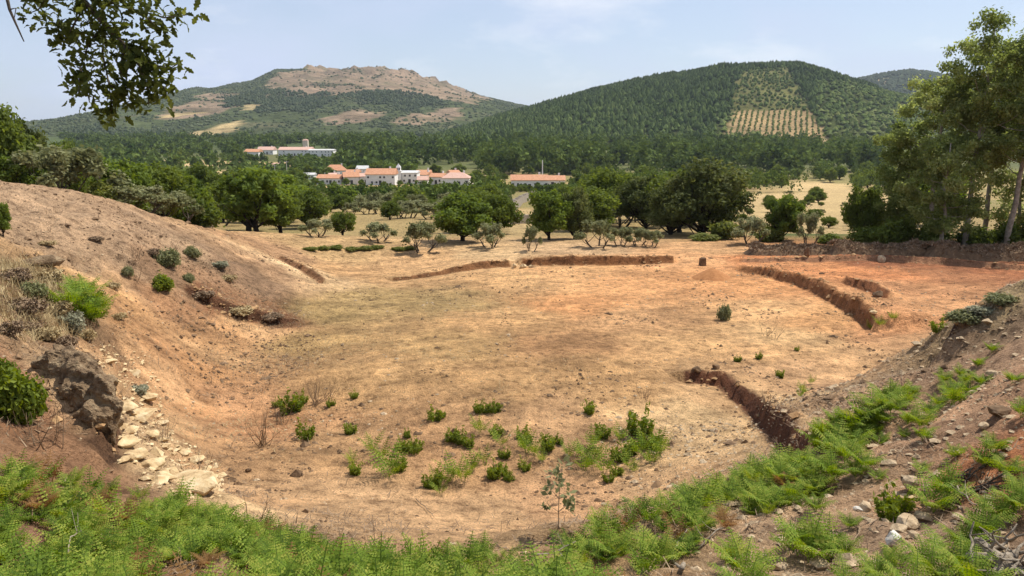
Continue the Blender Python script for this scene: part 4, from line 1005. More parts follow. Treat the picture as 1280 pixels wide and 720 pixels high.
P = scatter_xy(42000, 501, -22, 24, 11, 50, lambda x, y: clump(503, 2.6, .02)(x, y) * np.clip(1.25 - y / 46, .12, 1)); r = rng(1)
scatter_stones("soil_clods", P, np.exp(r.normal(-3.28, .5, len(P))), .7, "clod", 502, "dark clods and crumbs of earth strewn over the sandy floor", "clods")
P = scatter_xy(26000, 511, -24, 24, 5, 46, lambda x, y: clump(513, 3.4, .0)(x, y) * np.clip(1.1 - y / 46, .1, 1)); r = rng(2)
scatter_stones("gravel", P, np.exp(r.normal(-3.55, .5, len(P))), .6, "brown_rock", 512, "small pale stones lying loose on the bare soil", "stones")
P = scatter_xy(9000, 521, 2, 14, 4.5, 20, lambda x, y: np.clip((x - .1 * y) / 3, 0, 1) * .7); r = rng(3)
scatter_stones("bank_rubble", P, np.exp(r.normal(-3.5, .55, len(P))), .6, "brown_rock", 522, "stony rubble scattered on the brown right bank", "stones")
P = scatter_xy(9000, 525, -24, -6, 8, 34, lambda x, y: np.clip(clump(526, 3, .0)(x, y), .1, 1)); r = rng(4)
scatter_stones("bank_clods", P, np.exp(r.normal(-3.2, .5, len(P))), .6, "clod", 527, "brown clods and root crumbs on the left bank", "clods")
# crumbling edges of the cuts
ed = []
r = rng(7)
for nm, pts, hs, W, dig, e in STEPS:
    for a, b in zip(pts[:-1], pts[1:]):
        L = (b - a) / np.hypot(*(b - a)); nn = np.array([-L[1], L[0]]); n = int(np.hypot(*(b - a)) * (8 if nm != "scarp" else 30))
        t = r.uniform(0, 1, n)[:, None]; q = a + (b - a) * t + nn * r.normal(.25, .35, (n, 1)); ed.append(q)
ed = np.concatenate(ed); P = np.c_[ed, H(ed[:, 0], ed[:, 1])]
scatter_stones("edge_rubble", P, np.exp(r.normal(-2.75, .45, len(P))), .7, "red_clod", 531, "crumbled reddish earth and stones along the trench edges", "rubble")
def rock_at(u, v, wpx, ratio, mat, label, seed, group=None, name="rock", depth=.8, sink=.25, rz=None, cuts=2, cat="rock"):
    p = hit(u, v); k = p[1] / FPX; w = wpx * k; h = w * ratio
    o = link(name, hull_rock(seed, w * 1.1, w * depth, h * 1.15, cuts=cuts), M[mat], None, (p[0], p[1] + w * depth * .25, p[2] + h * (.5 - sink)), (seed * 1.3) % 6.28 if rz is None else rz)
    return tag(o, label, cat, group)
# pale bedrock of the gully at the left
gp = "pale rocks of the left gully"
for q, (u, v, w, ra, lb) in enumerate([
 (165,468,13,.9,"small pale upright stone at the top of the gully"), (180,500,22,.6,"pale rock beside the grey tuft in the gully"), (172,524,34,.5,"flat pale rock in the middle of the gully"),
 (152,512,26,.6,"pale rock pressed against the dark outcrop"), (150,556,30,.7,"rounded pale rock just right of the dark outcrop's foot"), (184,585,28,.65,"creamy smooth rock low in the gully, brightest of all"),
 (166,572,26,.5,"low pale rock left of the creamy smooth one"), (242,578,20,.6,"broken pale rock at the right rim of the gully"), (256,590,16,.7,"small broken rock right of the rim stones"),
 (228,568,15,.6,"small pale stone above the broad slab"), (186,545,18,.5,"thin pale rock between the gully's flat rocks"), (204,560,14,.5,"little pale stone halfway down the gully"), (212,592,20,.45,"pale flat stone left of the broad slab"), (238,612,70,.42,"broad pale slab at the foot of the gully beside the ferns"),
 (200,530,14,.5,"pebbly pale stone on the gully's right side"), (160,540,20,.5,"pale ledge stone under the outcrop")]):
    rock_at(u, v, w * 1.4, ra * .66, "pale_rock", lb, 600 + q, gp, sink=.46, depth=1.0)
P = scatter_xy(6500, 541, -16, -5, 11, 23, lambda x, y: (lambda uv: np.array([inpoly(np.array([a]), np.array([b]), [(120,430),(185,440),(215,540),(275,580),(280,620),(215,630),(150,580),(130,520)])[0] for a, b in zip(*uv)], float))(px_of(x, y, H(x, y)))); r = rng(8)
scatter_stones("gully_rubble", P, np.exp(r.normal(-3.1, .55, len(P))), .6, "pale_rock", 542, "pale broken rubble filling the gully", "rubble")
# the dark weathered outcrop
root_p = hit(98, 500); bm = bmesh.new(); r = rng(31)
for q, (u, v, w, h, dp) in enumerate([(88,466,1.1,1.0,1.1),(114,476,.9,1.2,1.0),(124,508,.7,1.2,.9),(70,452,.9,.8,1.0),(100,500,.9,1.0,.9),(128,536,.55,1.0,.7),(104,446,.8,.8,.8),(114,528,.7,.9,.7)]):
    me = hull_rock(640 + q, w, dp, h, 18, 2, .08); t = bmesh.new(); t.from_mesh(me); c = hit(u, v) - root_p + np.array([0, .1, -.02])
    a = r.uniform(0, 6.28)
    for v_ in t.verts: v_.co = Vector((v_.co.x * math.cos(a) - v_.co.y * math.sin(a), v_.co.x * math.sin(a) + v_.co.y * math.cos(a), v_.co.z)) + Vector(c)
    t.to_mesh(me); t.free(); bm.from_mesh(me); bpy.data.meshes.remove(me)
me = bpy.data.meshes.new("outcrop"); bm.to_mesh(me); bm.free()
tmp = bpy.data.objects.new("rock_outcrop", me); COL.objects.link(tmp); rm_ = tmp.modifiers.new("remesh", 'REMESH'); rm_.mode = 'VOXEL'; rm_.voxel_size = .035
me = bpy.data.meshes.new_from_object(tmp.evaluated_get(bpy.context.evaluated_depsgraph_get())); bpy.data.objects.remove(tmp)
co = np.zeros(len(me.vertices) * 3); no = np.zeros(len(me.vertices) * 3); me.vertices.foreach_get("co", co); me.vertices.foreach_get("normal", no); co, no = co.reshape(-1, 3), no.reshape(-1, 3)
dd = fbm(co[:, 0] * 4 + co[:, 2] * .8, co[:, 1] * 4 + co[:, 2] * 1.1, 655, 4) * .26 + np.abs(fbm(co[:, 0] * 3 + 3, co[:, 2] * 1.6 + co[:, 1], 657, 3)) * -.3 + fbm(co[:, 0] * 11, co[:, 1] * 11 + co[:, 2] * 9, 659, 3) * .10
co += no * dd[:, None]; me.vertices.foreach_set("co", co.ravel().astype(np.float32)); me.update()
bm = bmesh.new(); bm.from_mesh(me); seen, best = set(), []
for v0 in bm.verts:
    if v0 in seen: continue
    stack, isl = [v0], []; seen.add(v0)
    while stack:
        a = stack.pop(); isl.append(a)
        for e_ in a.link_edges:
            b = e_.other_vert(a)
            if b not in seen: seen.add(b); stack.append(b)
    if len(isl) > len(best): best = isl
keep_ = set(best); bmesh.ops.delete(bm, geom=[v for v in bm.verts if v not in keep_], context='VERTS'); bm.to_mesh(me); bm.free()
tag(link("rock_outcrop", me, M["rock"], None, root_p), "dark weathered rock outcrop jutting from the left bank above the gully", "rock")
rock_at(42, 330, 60, .35, "rock", "low grey rock half buried high on the left bank", 660, depth=.6, sink=.4)
# stones of the right bank
for q, (u, v, w, ra, mt, lb) in enumerate([
 (1031,559,24,.5,"brown_rock","flat tan stone by the corner of the dark trench"), (1115,583,20,.4,"brown_rock","flat reddish stone on the bare slope above the big boulder"),
 (1142,612,24,.8,"brown_rock","tan boulder standing on the right bank with a dark front face"), (1140,628,22,.4,"pale_rock","yellowish flat stone just below the tan boulder"),
 (1118,683,27,.85,"white_rock","white rock among the ferns, whitest on the right bank"), (1027,712,25,.7,"brown_rock","pale tan stone at the bottom edge between fern clumps"),
 (978,713,18,.6,"brown_rock","tan stone at the bottom edge left of the big fern clump"), (1084,637,20,.4,"brown_rock","small flat stone left of the lone dark fern"),
 (1073,639,10,.6,"white_rock","tiny whitish stone beside the flat one left of the lone fern"), (1138,660,34,.45,"brown_rock","broken reddish stone of the pile above the white rock"),
 (1158,652,22,.5,"brown_rock","right hand stone of the broken pile above the white rock"), (1126,665,22,.4,"brown_rock","low stone at the left of the broken pile"), (1145,672,16,.4,"brown_rock","small stone at the foot of the broken pile"),
 (1255,572,14,.5,"brown_rock","stone on the red soil at the right edge"), (1232,536,14,.6,"brown_rock","dark stone upslope of the red soil"), (1243,470,14,.6,"brown_rock","small dark stone high on the bare right bank"),
 (1065,709,16,.4,"brown_rock","brown stone beside the log at the bottom"), (1035,548,10,.5,"white_rock","little white stone at the trench corner"), (1253,520,26,.5,"clod","dark lump of roots and earth above the red soil"), (1200,650,18,.4,"brown_rock","stone under the big light green fronds")]):
    rock_at(u, v, w * 1.3, ra * .9, mt, lb, 680 + q)
for q, (u, v, w, ra, mt, lb) in enumerate([(654,335,11,.6,"pale_rock","pale stone at the gap in the far trench"), (643,335,10,.7,"pale_rock","smaller pale stone left of the gap in the far trench"), (664,335,8,.7,"pale_rock","tiny stone right of the gap in the far trench"),
 (1093,392,14,.4,"pale_rock","pale stone by the end of the curved trench"), (1100,372,18,.6,"clod","dark earth block on the ledge behind the curved trench"), (895,462,14,.6,"clod","dark stone at the top corner of the near trench"), (872,464,16,.5,"clod","dark lump left of the near trench corner"),
 (310,590,10,.6,"clod","small dark stone alone on the sandy floor"), (1103,328,16,.7,"brown_rock","tan block at the foot of the brush bank")]):
    rock_at(u, v, w, ra, mt, lb, 720 + q)
p = hit(878, 332); m = MB(); m.box((0, 0, .16), (.36, .33, .58), .3, taper=.82); m.box((.03, .02, .47), (.28, .26, .06), .3, taper=.7)
tag(link("stone_block", m.mesh("stone_block"), M["clod"], None, p), "upright dark stone block left of the curved trench's start", "rock")
rock_at(1009, 322, 8, 2.0, "clod", "dark upright stump against the brush bank", 741, name="stump", depth=.8, sink=.05, cat="stump")
# soil heap
p = hit(890, 347); m = MB(); n = 26; rr = np.linspace(0, 1, 12)
a, b = np.meshgrid(np.arange(n) * 2 * math.pi / n, rr); hx = b * np.cos(a) * 1.15; hy = b * np.sin(a) * 1.0
hz = .62 * (1 - b) ** .9 + fbm(hx * 3 + 5, hy * 3, 751, 4) * .14 * (1 - b) - .04
i = (np.arange(11)[:, None] * n + np.arange(n)[None]); i2 = (np.arange(11)[:, None] * n + (np.arange(n)[None] + 1) % n)
m.add(np.stack([hx, hy, hz], -1).reshape(-1, 3), np.stack([i, i + n, i2 + n, i2], -1).reshape(-1, 4)[:, ::-1])
tag(link("soil_heap", m.mesh("soil_heap", True), M["heap"], None, p), "small cone of reddish spoil on the floor beside the curved trench", "soil heap")

# ------------------------------------------------------------------ bracken and other low plants
def frond(r, L, curl, pairs=11, teeth=5, wide=.36, stalk=.28):
    """one bracken frond growing along +x from the origin: rachis, pinnae and their leaflets"""
    V, F, A = [], [], []
    t = np.linspace(0, 1, 14); ang = R(72) - curl * t ** 1.3
    dx, dz = np.cos(ang), np.sin(ang); px = np.concatenate([[0], np.cumsum(dx[:-1])]) / 13 * L; pz = np.concatenate([[0], np.cumsum(dz[:-1])]) / 13 * L
    side = np.array([0, 1.0, 0])
    def pt(s): return np.array([np.interp(s, t, px), 0, np.interp(s, t, pz)])
    def fwd(s): a = np.interp(s, t, ang); return np.array([math.cos(a), 0, math.sin(a)])
    def tri(*q):
        i = len(V); V.extend(q); F.append((i, i + 1, i + 2))
    w = .006
    for k in range(6):
        a, b = pt(k / 6), pt((k + 1) / 6); i = len(V); V.extend([a - side * w, a + side * w, b + side * w * .7, b - side * w * .7]); F.append((i, i + 1, i + 2)); F.append((i, i + 2, i + 3))
    A.extend([.25] * len(V))
    for k in range(pairs):
        s = stalk + (1 - stalk) * (k + .4) / pairs; f = (s - stalk) / (1 - stalk)
        ln = L * wide * (1 - f) ** .75 * (.6 + .4 * min(1, f * 5)) * r.uniform(.85, 1.1) + .012
        o, fw = pt(s), fwd(s); up = np.cross(fw, side)
        for sg in (-1, 1):
            d = side * sg * .93 + fw * .36 + up * -.10; d = d / np.linalg.norm(d); q = np.cross(d, up); q /= np.linalg.norm(q)
            droop = np.array([0, 0, -1.0]) * ln * r.uniform(.05, .4) + fw * ln * r.uniform(-.15, .2)
            tone = float(np.clip(r.normal(.55 + .2 * f, .15), 0, 1)); n0 = len(V)
            m = max(2, int(round(teeth * (1 - .5 * f))))
            for j in range(m):
                a0, a1 = j / m, (j + .95) / m; mid = (a0 + a1) / 2; lw = ln * .165 * (1 - mid) ** .7 + .004
                b0, b1 = o + d * ln * a0 + droop * a0 ** 2, o + d * ln * a1 + droop * a1 ** 2
                for s2 in (-1, 1):
                    tip = o + d * ln * (mid + .08) + droop * mid ** 2 + q * s2 * lw + up * r.uniform(-.15, .15) * lw
                    tri(b0, b1, tip)
            A.extend([tone] * (len(V) - n0))
    return np.array(V), np.array(F), np.array(A)
def fern_arrays(seed, size=.6, nf=8, pairs=11, teeth=5, tilt=(.55, 1.5), wide=.36):
    r = rng(seed); V, F, A, n = [], [], [], 0
    for k in range(nf):
        v, f, a = frond(r, size * r.uniform(.75, 1.2), r.uniform(*tilt), pairs, teeth, wide)
        az = k * 2.399 + r.uniform(-.4, .4); c, s = math.cos(az), math.sin(az)
        v = np.c_[v[:, 0] * c - v[:, 1] * s, v[:, 0] * s + v[:, 1] * c, v[:, 2]] + np.array([r.normal() * .04 * size, r.normal() * .04 * size, -.03])
        V.append(v); F.append(f + n); A.append(a); n += len(v)
    return np.concatenate(V), np.concatenate(F), np.concatenate(A)
FERN = [fern_arrays(800 + q, .62, 8, 12, 5) for q in range(5)]
SMALL = [fern_arrays(810 + q, .62, 7, 8, 3, (.2, 1.0), .30) for q in range(4)]
BIG = [fern_arrays(820 + q, .72, 8, 14, 6, (.7, 1.6)) for q in range(4)]
def tuft_arrays(seed):
    """a small ragged weed: thin shoots of unequal height carrying leaflets"""
    r = rng(seed); P, Nn = [], []
    for k in range(22):
        az = r.uniform(0, 6.28); rad = .20 * math.sqrt(r.uniform()); ln = r.uniform(.26, .74) * (1 - .5 * rad / .20)
        t = np.linspace(.05, 1, 15)[:, None]; d = np.array([math.cos(az) * (.15 + rad * 1.4), math.sin(az) * (.15 + rad * 1.4), 1.0]); d /= np.linalg.norm(d)
        q = np.array([math.cos(az) * rad * .8, math.sin(az) * rad * .8, 0]) + d * ln * t
        P.append(np.repeat(q, 2, 0) + r.normal(size=(30, 3)) * .028); Nn.append(r.normal(size=(30, 3)) + np.array([0, 0, .5]))
    P = np.concatenate(P); Nn = np.concatenate(Nn)
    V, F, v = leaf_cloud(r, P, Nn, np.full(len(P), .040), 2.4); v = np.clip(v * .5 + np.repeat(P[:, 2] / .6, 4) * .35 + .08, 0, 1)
    return V, F, v
TUFT = [tuft_arrays(830 + q) for q in range(4)]
def as_mesh(name, arr, mat):
    me = mesh_from(name, arr[0], [arr[1]], arr[2]); me.materials.append(M[mat]); return me
FERN_ME = [as_mesh("bracken", a, "bracken") for a in FERN]; SMALL_ME = [as_mesh("fern_tuft", a, "bracken") for a in SMALL]
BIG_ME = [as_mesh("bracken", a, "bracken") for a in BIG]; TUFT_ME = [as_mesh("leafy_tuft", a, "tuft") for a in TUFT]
def put(name, me, p, scale, rz, label, cat, group=None, sq=1.0):
    o = bpy.data.objects.new(name, me); COL.objects.link(o); o.location = (p[0], p[1], p[2] - .02); o.rotation_euler = (0, 0, rz); o.scale = (scale, scale, scale * sq)
    return tag(o, label, cat, group)
# the thicket along the near rim: ground cover, one object
BAND = [(0,578),(50,594),(110,610),(190,622),(280,656),(350,684),(420,706),(500,712),(600,702),(680,684),(750,664),(800,652),(860,630),(930,602),(990,584),(1030,592),(1040,612),(1000,640),(930,650),(900,672),(850,700),(810,716),(800,760),(740,850),(0,850)]
HOLES = [[(10,668),(60,655),(80,690),(30,712)], [(190,700),(300,716),(310,760),(180,760)], [(100,640),(130,640),(130,660),(100,660)], [(905,640),(930,628),(940,650),(915,668)], [(770,716),(800,700),(806,740),(780,745)]]
r = rng(85); cand = np.c_[r.uniform(-11, 6.5, 34000), r.uniform(3.6, 14.5, 34000)]; cz = H(cand[:, 0], cand[:, 1])
uu, vv = px_of(cand[:, 0], cand[:, 1], cz); ok = inpoly(uu, vv, BAND)
for h_ in HOLES: ok &= ~inpoly(uu, vv, h_)
ok &= r.uniform(size=len(cand)) < np.clip(.62 + fbm(cand[:, 0] * .9, cand[:, 1] * .9, 853, 3) * 4.0, .03, 1)
sel = []; cell = {}
for (x, y), z_, k in zip(cand, cz, ok):
    if k and all((x - a) ** 2 + (y - b) ** 2 > .185 ** 2 for a, b in cell.get((int(x // .4), int(y // .4)), [])):
        sel.append((x, y, z_))
        for i_ in (-1, 0, 1):
            for j_ in (-1, 0, 1): cell.setdefault((int(x // .4) + i_, int(y // .4) + j_), []).append((x, y))
V, F, A, n = [], [], [], 0
for (x, y, z_) in sel:
    v, f, a = (FERN + SMALL)[r.integers(9)]; sc = r.uniform(.42, .86); az = r.uniform(0, 6.28); c, s = math.cos(az) * sc, math.sin(az) * sc
    V.append(np.c_[v[:, 0] * c - v[:, 1] * s + x, v[:, 0] * s + v[:, 1] * c + y, v[:, 2] * sc * .95 + z_ - .02]); F.append(f + n); A.append(a * 0 if r.uniform() < .07 else np.clip(a + r.uniform(-.35, .25), .17, 1)); n += len(v)
tag(link("bracken_thicket", mesh_from("bracken_thicket", np.concatenate(V), [np.concatenate(F)], np.concatenate(A)), M["bracken"]), "bright green bracken thicket covering the near rim of the dig", "bracken", kind="stuff")
print("thicket plants", len(sel))
# dry leaf litter and straw between the ferns and on the banks
def straw_patch(name, pts, seed, label, L=.16, mat="straw", kind="stuff", flat=.35):
    r = rng(seed); n = len(pts); az = r.uniform(0, 6.28, n); el = np.abs(r.normal(0, flat, n)); ln = L * r.uniform(.4, 1.4, n)
    d = np.c_[np.cos(az) * np.cos(el), np.sin(az) * np.cos(el), np.sin(el)] * ln[:, None]; w = np.c_[-np.sin(az), np.cos(az), np.zeros(n)] * (.006 + .004 * r.uniform(size=(n, 1)))
    p = pts + np.array([0, 0, .012]); V = np.stack([p - w, p + w, p + d + w * .4, p + d - w * .4], 1).reshape(-1, 3)
    return tag(link(name, mesh_from(name, V, [np.arange(4 * n).reshape(-1, 4)], np.repeat(r.uniform(0, 1, n), 4)), M[mat]), label, "litter", kind=kind)
P = scatter_xy(60000, 861, -14, 14, 4, 19, lambda x, y: clump(863, 1.3, -.02)(x, y) * np.where(H(x, y) > .7, .8, .12))
straw_patch("dry_litter", P, 862, "dry stalks and leaf litter lying between the ferns on the banks", .15, "twig")
P = scatter_xy(70000, 871, -16, 5, 17, 42, lambda x, y: clump(873, 3.2, .04)(x, y) * .5 * np.clip((3 - x) / 4, 0, 1))
straw_patch("dry_grass", P, 872, "thin dry grass lying over the sandy floor", .10, "straw")
P = scatter_xy(26000, 875, -26, -7, 8, 34, lambda x, y: clump(876, 2.0, .0)(x, y) * .8)
straw_patch("bank_straw", P, 877, "dry straw and stalks over the left bank", .22, "twig", flat=.5)
P = scatter_xy(60000, 878, -26, -8, 13, 24, lambda x, y: (lambda u, v: inpoly(u, v, [(0,330),(60,322),(80,360),(70,400),(120,420),(40,430),(0,420)]) * .9)(*px_of(x, y, H(x, y))))
straw_patch("yellow_grass", P, 879, "yellowish dry grass high on the left bank", .30, "straw", flat=.8)

CL = [(1030,552,.5),(1050,548,.5),(1066,540,.6),(1080,528,.55),(1095,516,.5),(1108,508,.5),(1122,500,.45),(1040,570,.55),(1058,578,.5),(1080,586,.4),(1136,530,.3),(1150,534,.4),(1154,550,.3),(1160,520,.35),
      (1166,640,.45),(1182,624,.45),(1192,572,.25),(1230,584,.35),(1226,482,.3),(1208,494,.4),(1192,506,.45),(1180,478,.3),(1222,458,.25),(1060,660,.22),(1150,590,.2),(1012,702,.5),(990,690,.45),(1034,694,.4),(1052,700,.35),(930,722,.5),(915,700,.3),(960,640,.4),(985,628,.4),(1012,618,.4),
      (1062,566,.45),(1100,530,.35),(1090,545,.3),(1200,470,.25),(1240,440,.25),(1266,478,.25),(1278,520,.3),(1130,548,.2),(1000,590,.5),(975,606,.5),(1096,600,.2),(1024,566,.5),(1070,556,.45),(1086,534,.45),(1046,534,.4),(1114,518,.45),(1128,508,.4),(1186,494,.35),(1206,480,.3),(1172,508,.3),(1100,556,.25),(1040,600,.45),(1070,596,.35),(1140,494,.3),(1020,640,.3),(1258,596,.35),(1242,566,.3)]
for q, (u, v, sz) in enumerate(CL):
    put("bracken", FERN_ME[q % 5], hit(u, v), sz / .50, q * 1.9, "bright green bracken clump growing on the bare right bank", "bracken", "bracken clumps of the right bank")
put("bracken", TUFT_ME[0], hit(1120, 650), 1.05, .4, "lone dark green fern left of the tan boulder pile", "fern")
for q, (u, v, sz, lb) in enumerate([
 (1192,716,.75,"light yellow green frond cluster below the broken stone pile"),(1160,726,.65,"pale frond cluster at the bottom edge under the white rock"),(1225,672,.6,"bracken with bright fronds beside the tangled roots"),
 (1246,650,.6,"bracken standing just above the grey dead wood"),(1272,640,.6,"bracken at the right edge above the dead wood"),(1098,728,.6,"bracken at the bottom edge left of the white rock"),
 (1216,742,.7,"bracken cut by the bottom edge left of the dead wood"),(1140,752,.7,"bracken cut by the bottom edge under the pale fronds"),(1060,744,.6,"bracken cut by the bottom edge beside the tan stone"),
 (1274,620,.45,"small bracken on the red soil's lower edge"),(1205,690,.6,"bracken between the pale fronds and the dead wood"),(1120,706,.35,"small bracken just below the white rock"),(930,748,.6,"bracken cut by the bottom edge near the log")]):
    put("bracken", BIG_ME[q % 4], hit(u, v), sz / .92, q * 2.3, lb, "bracken")
# tufts of the sandy floor
TF = [(364,516,.75,"t"),(376,505,.5,"t"),(382,548,.55,"t"),(437,543,.4,"t"),(414,508,.3,"t"),(443,497,.3,"t"),(544,525,.45,"t"),(553,522,.25,"t"),(599,514,.4,"t"),(608,515,.4,"t"),(619,515,.4,"t"),
 (465,564,.5,"f"),(510,546,.3,"t"),(504,564,.45,"t"),(520,565,.45,"t"),(486,598,.75,"f"),(494,592,.6,"f"),(478,574,.5,"f"),(502,587,.4,"t"),(446,593,.4,"t"),(441,580,.35,"f"),(566,551,.45,"t"),(574,553,.45,"t"),(587,558,.4,"t"),(600,542,.5,"f"),(620,544,.4,"t"),
 (627,558,.5,"f"),(631,572,.35,"t"),(540,608,.5,"t"),(546,602,.4,"f"),(551,618,.35,"f"),(568,598,.6,"f"),(579,602,.55,"f"),(590,588,.5,"f"),(605,578,.45,"f"),(616,596,.5,"t"),(629,592,.3,"t"),(636,600,.3,"t"),(560,604,.4,"f"),
 (735,516,.45,"t"),(655,552,.5,"t"),(657,566,.55,"f"),(667,570,.5,"f"),(682,562,.5,"t"),(697,556,.35,"t"),(677,578,.35,"f"),(655,588,.35,"t"),(751,548,.5,"t"),(740,558,.5,"f"),(775,552,.5,"f"),(727,572,.6,"f"),(732,588,.55,"f"),
 (755,592,.55,"f"),(775,574,.55,"t"),(772,594,.3,"t"),(800,568,.65,"f"),(820,560,.6,"t"),(825,570,.6,"f"),(812,580,.55,"f"),(790,568,.5,"t"),(712,572,.4,"f"),(745,572,.45,"f"),(792,590,.3,"f"),(740,580,.6,"f"),(806,558,.5,"t"),(826,560,.5,"f"),(785,584,.4,"f"),
 (976,472,.35,"t"),(1004,492,.35,"f"),(1014,480,.3,"f"),(996,438,.2,"t"),(1100,408,.45,"f"),(1116,400,.4,"f"),(1088,412,.4,"f"),(1172,414,.4,"t"),(922,452,.3,"t"),(948,448,.3,"t"),(1000,496,.25,"f"),(760,602,.3,"t"),(346,508,.3,"t")]
for q, (u, v, sz, kd) in enumerate(TF):
    if 640 < u < 840: lb, gp = "low green plant in the leafy patch right of the floor's middle", "green plants of the right hand patch"
    elif 430 <= u <= 640: lb, gp = "small green plant scattered over the near middle of the sandy floor", "green plants of the middle floor"
    elif u < 430: lb, gp = "small dark tuft among dry stalks on the left part of the floor", "tufts among the dry stalks"
    elif u > 1080: lb, gp = "small green weed at the end of the curved trench", "weeds by the curved trench"
    else: lb, gp = "single small weed on the bare floor near the dark trench", "weeds near the dark trench"
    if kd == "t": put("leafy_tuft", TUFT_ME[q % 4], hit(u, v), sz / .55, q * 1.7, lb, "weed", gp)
    else: put("fern_tuft", SMALL_ME[q % 4], hit(u, v), sz / .52, q * 1.7, lb, "weed", gp)
put("leafy_tuft", TUFT_ME[1], hit(800, 542), 1.5, 1.0, "tallest dark green bush of the leafy patch, standing behind the others", "shrub", sq=1.1)
# shrubs of the left bank
def shrub_at(key, u, v, wpx, hpx, label, cat="shrub", name="shrub", h0=2.0, w0=2.4, rz=0.0):
    p = hit(u, v); k = p[1] / FPX
    return plant(key, name, (p[0], p[1], p[2] - .04), label, cat, None, rz, (wpx * k / w0, wpx * k / w0, hpx * k / h0))
add_proto("sage0", gen_bush(391, 1.0, 1.5, .075, 3200, 8), ("twig", "olive"), ("stem", "foliage"))
add_proto("sage1", gen_bush(392, 1.0, 1.4, .075, 2600, 7), ("twig", "silver"), ("stem", "foliage"))
add_proto("green0", gen_bush(393, 1.0, 1.2, .070, 3600, 8), ("twig", "tuft"), ("stem", "foliage"))
add_proto("green1", gen_bush(394, 1.2, 1.3, .080, 4200, 9), ("twig", "tuft"), ("stem", "foliage"))
shrub_at("sage0",212,332,38,26,"sprawling grey green shrub on the middle of the left bank",h0=1,w0=1.5)
shrub_at("sage0",240,322,24,18,"small grey green shrub right of the sprawling one on the bank",h0=1,w0=1.5,rz=2)
shrub_at("sage1",276,334,26,10,"flat greyish plant near the lower crest of the left bank",h0=1,w0=1.4)
shrub_at("green0",205,363,30,26,"round bright green bush alone on the left bank",h0=1,w0=1.2)
shrub_at("sage0",236,352,18,14,"tiny grey plant right of the round bright bush",h0=1,w0=1.5,rz=1)
shrub_at("green1",22,528,70,92,"big rounded green bush at the left edge beside the dark outcrop",h0=1.2,w0=1.3)
shrub_at("green0",6,476,36,40,"green bush at the left edge above the big rounded one",h0=1,w0=1.2,rz=1)
shrub_at("sage1",92,416,40,34,"silvery shrub below the fern patch on the left bank",h0=1,w0=1.4)
shrub_at("sage0",40,372,40,26,"dull grey shrub high on the left bank",h0=1,w0=1.5,rz=3)
shrub_at("sage1",175,492,30,16,"grey tuft growing among the gully's pale rocks",h0=1,w0=1.4,rz=2)
shrub_at("sage0",160,345,18,16,"small dry shrub beside the dead stalks on the bank",h0=1,w0=1.5,rz=4)
shrub_at("sage0",906,400,22,24,"lone grey green shrub on the floor below the curved trench",h0=1,w0=1.5,rz=5)
shrub_at("sage0",1205,402,54,20,"grey heathy shrub overhanging the edge of the right bank",h0=1,w0=1.5,rz=1)
shrub_at("sage0",1250,378,50,16,"greenish heath on the crest of the right bank",h0=1,w0=1.5,rz=2)
shrub_at("sage1",1225,392,40,14,"grey dry heath between two greener shrubs on the right bank's crest",h0=1,w0=1.4,rz=3)
for q, (u, v, sz) in enumerate([(88,392,.9),(100,384,.9),(112,398,.9),(120,406,.8),(108,374,.8),(96,372,.7),(124,392,.7),(116,384,.8)]):
    put("bracken", FERN_ME[q % 5], hit(u, v), sz / .52, q, "bright bracken in the fern patch on the left bank", "bracken", "bracken patch of the left bank")
add_proto("dry0", gen_bush(395, .6, 1.2, .05, 2600, 8), ("twig", "twig"), ("stem", "foliage")); add_proto("dry1", gen_bush(396, .5, 1.0, .05, 2000, 7), ("twig", "straw"), ("stem", "foliage"))
for q, (u, v, w_, h_) in enumerate([(20,352,50,22),(64,352,40,20),(30,392,56,26),(70,392,44,22),(10,418,46,24),(60,424,40,22),(84,432,30,18),(110,424,28,16),(36,416,36,20),(140,360,22,10),(190,318,26,10),(60,306,26,8),(120,300,22,7),(286,350,24,9),(255,372,34,12),(300,392,40,12),(340,398,34,10),(150,398,24,10)]):
    shrub_at("dry%d" % (q % 2), u, v, w_, h_, "low dry brown shrub clinging to the left bank", h0=[.6, .5][q % 2], w0=[1.2, 1.0][q % 2], rz=q * 1.2)["group"] = "dry shrubs of the left bank"
# sapling at the left edge and the thin one in the pit
p = hit(4, 296); k = p[1] / FPX
t = plant("bright1", "sapling", (p[0], p[1], p[2]), "small sapling with a bare stem at the left edge of the bank", "sapling", None, 0, (26 * k / 6, 26 * k / 6, 46 * k / 6))
p = hit(697, 662); mb = MB(); r = rng(9); tp = limb(r, (0, 0, -.05), (.04, 0, .85), 7, .1); mb.tube(tp, np.linspace(.009, .004, 7), 6)
pts_, nn = [], []
for q in range(9):
    a = tp[3 + q % 4]; b = a + np.array([math.cos(q * 2.4) * .18, math.sin(q * 2.4) * .18, .10]); mb.tube([a, (a + b) / 2 + np.array([0, 0, .02]), b], [.005, .004, .002], 4)
    pts_ += [b + r.normal(size=3) * .05 for _ in range(13)]
t = tag(empty("sapling", p), "thin grey green sapling on a bare stem at the near edge of the floor", "sapling")
link("stem", mb.mesh("stem"), M["twig"], t); V, F, v = leaf_cloud(r, np.array(pts_), r.normal(size=(len(pts_), 3)) + np.array([0, 0, .5]), np.full(len(pts_), .06), 1.8)
link("foliage", mesh_from("foliage", V, [F], v), M["olive"], t)
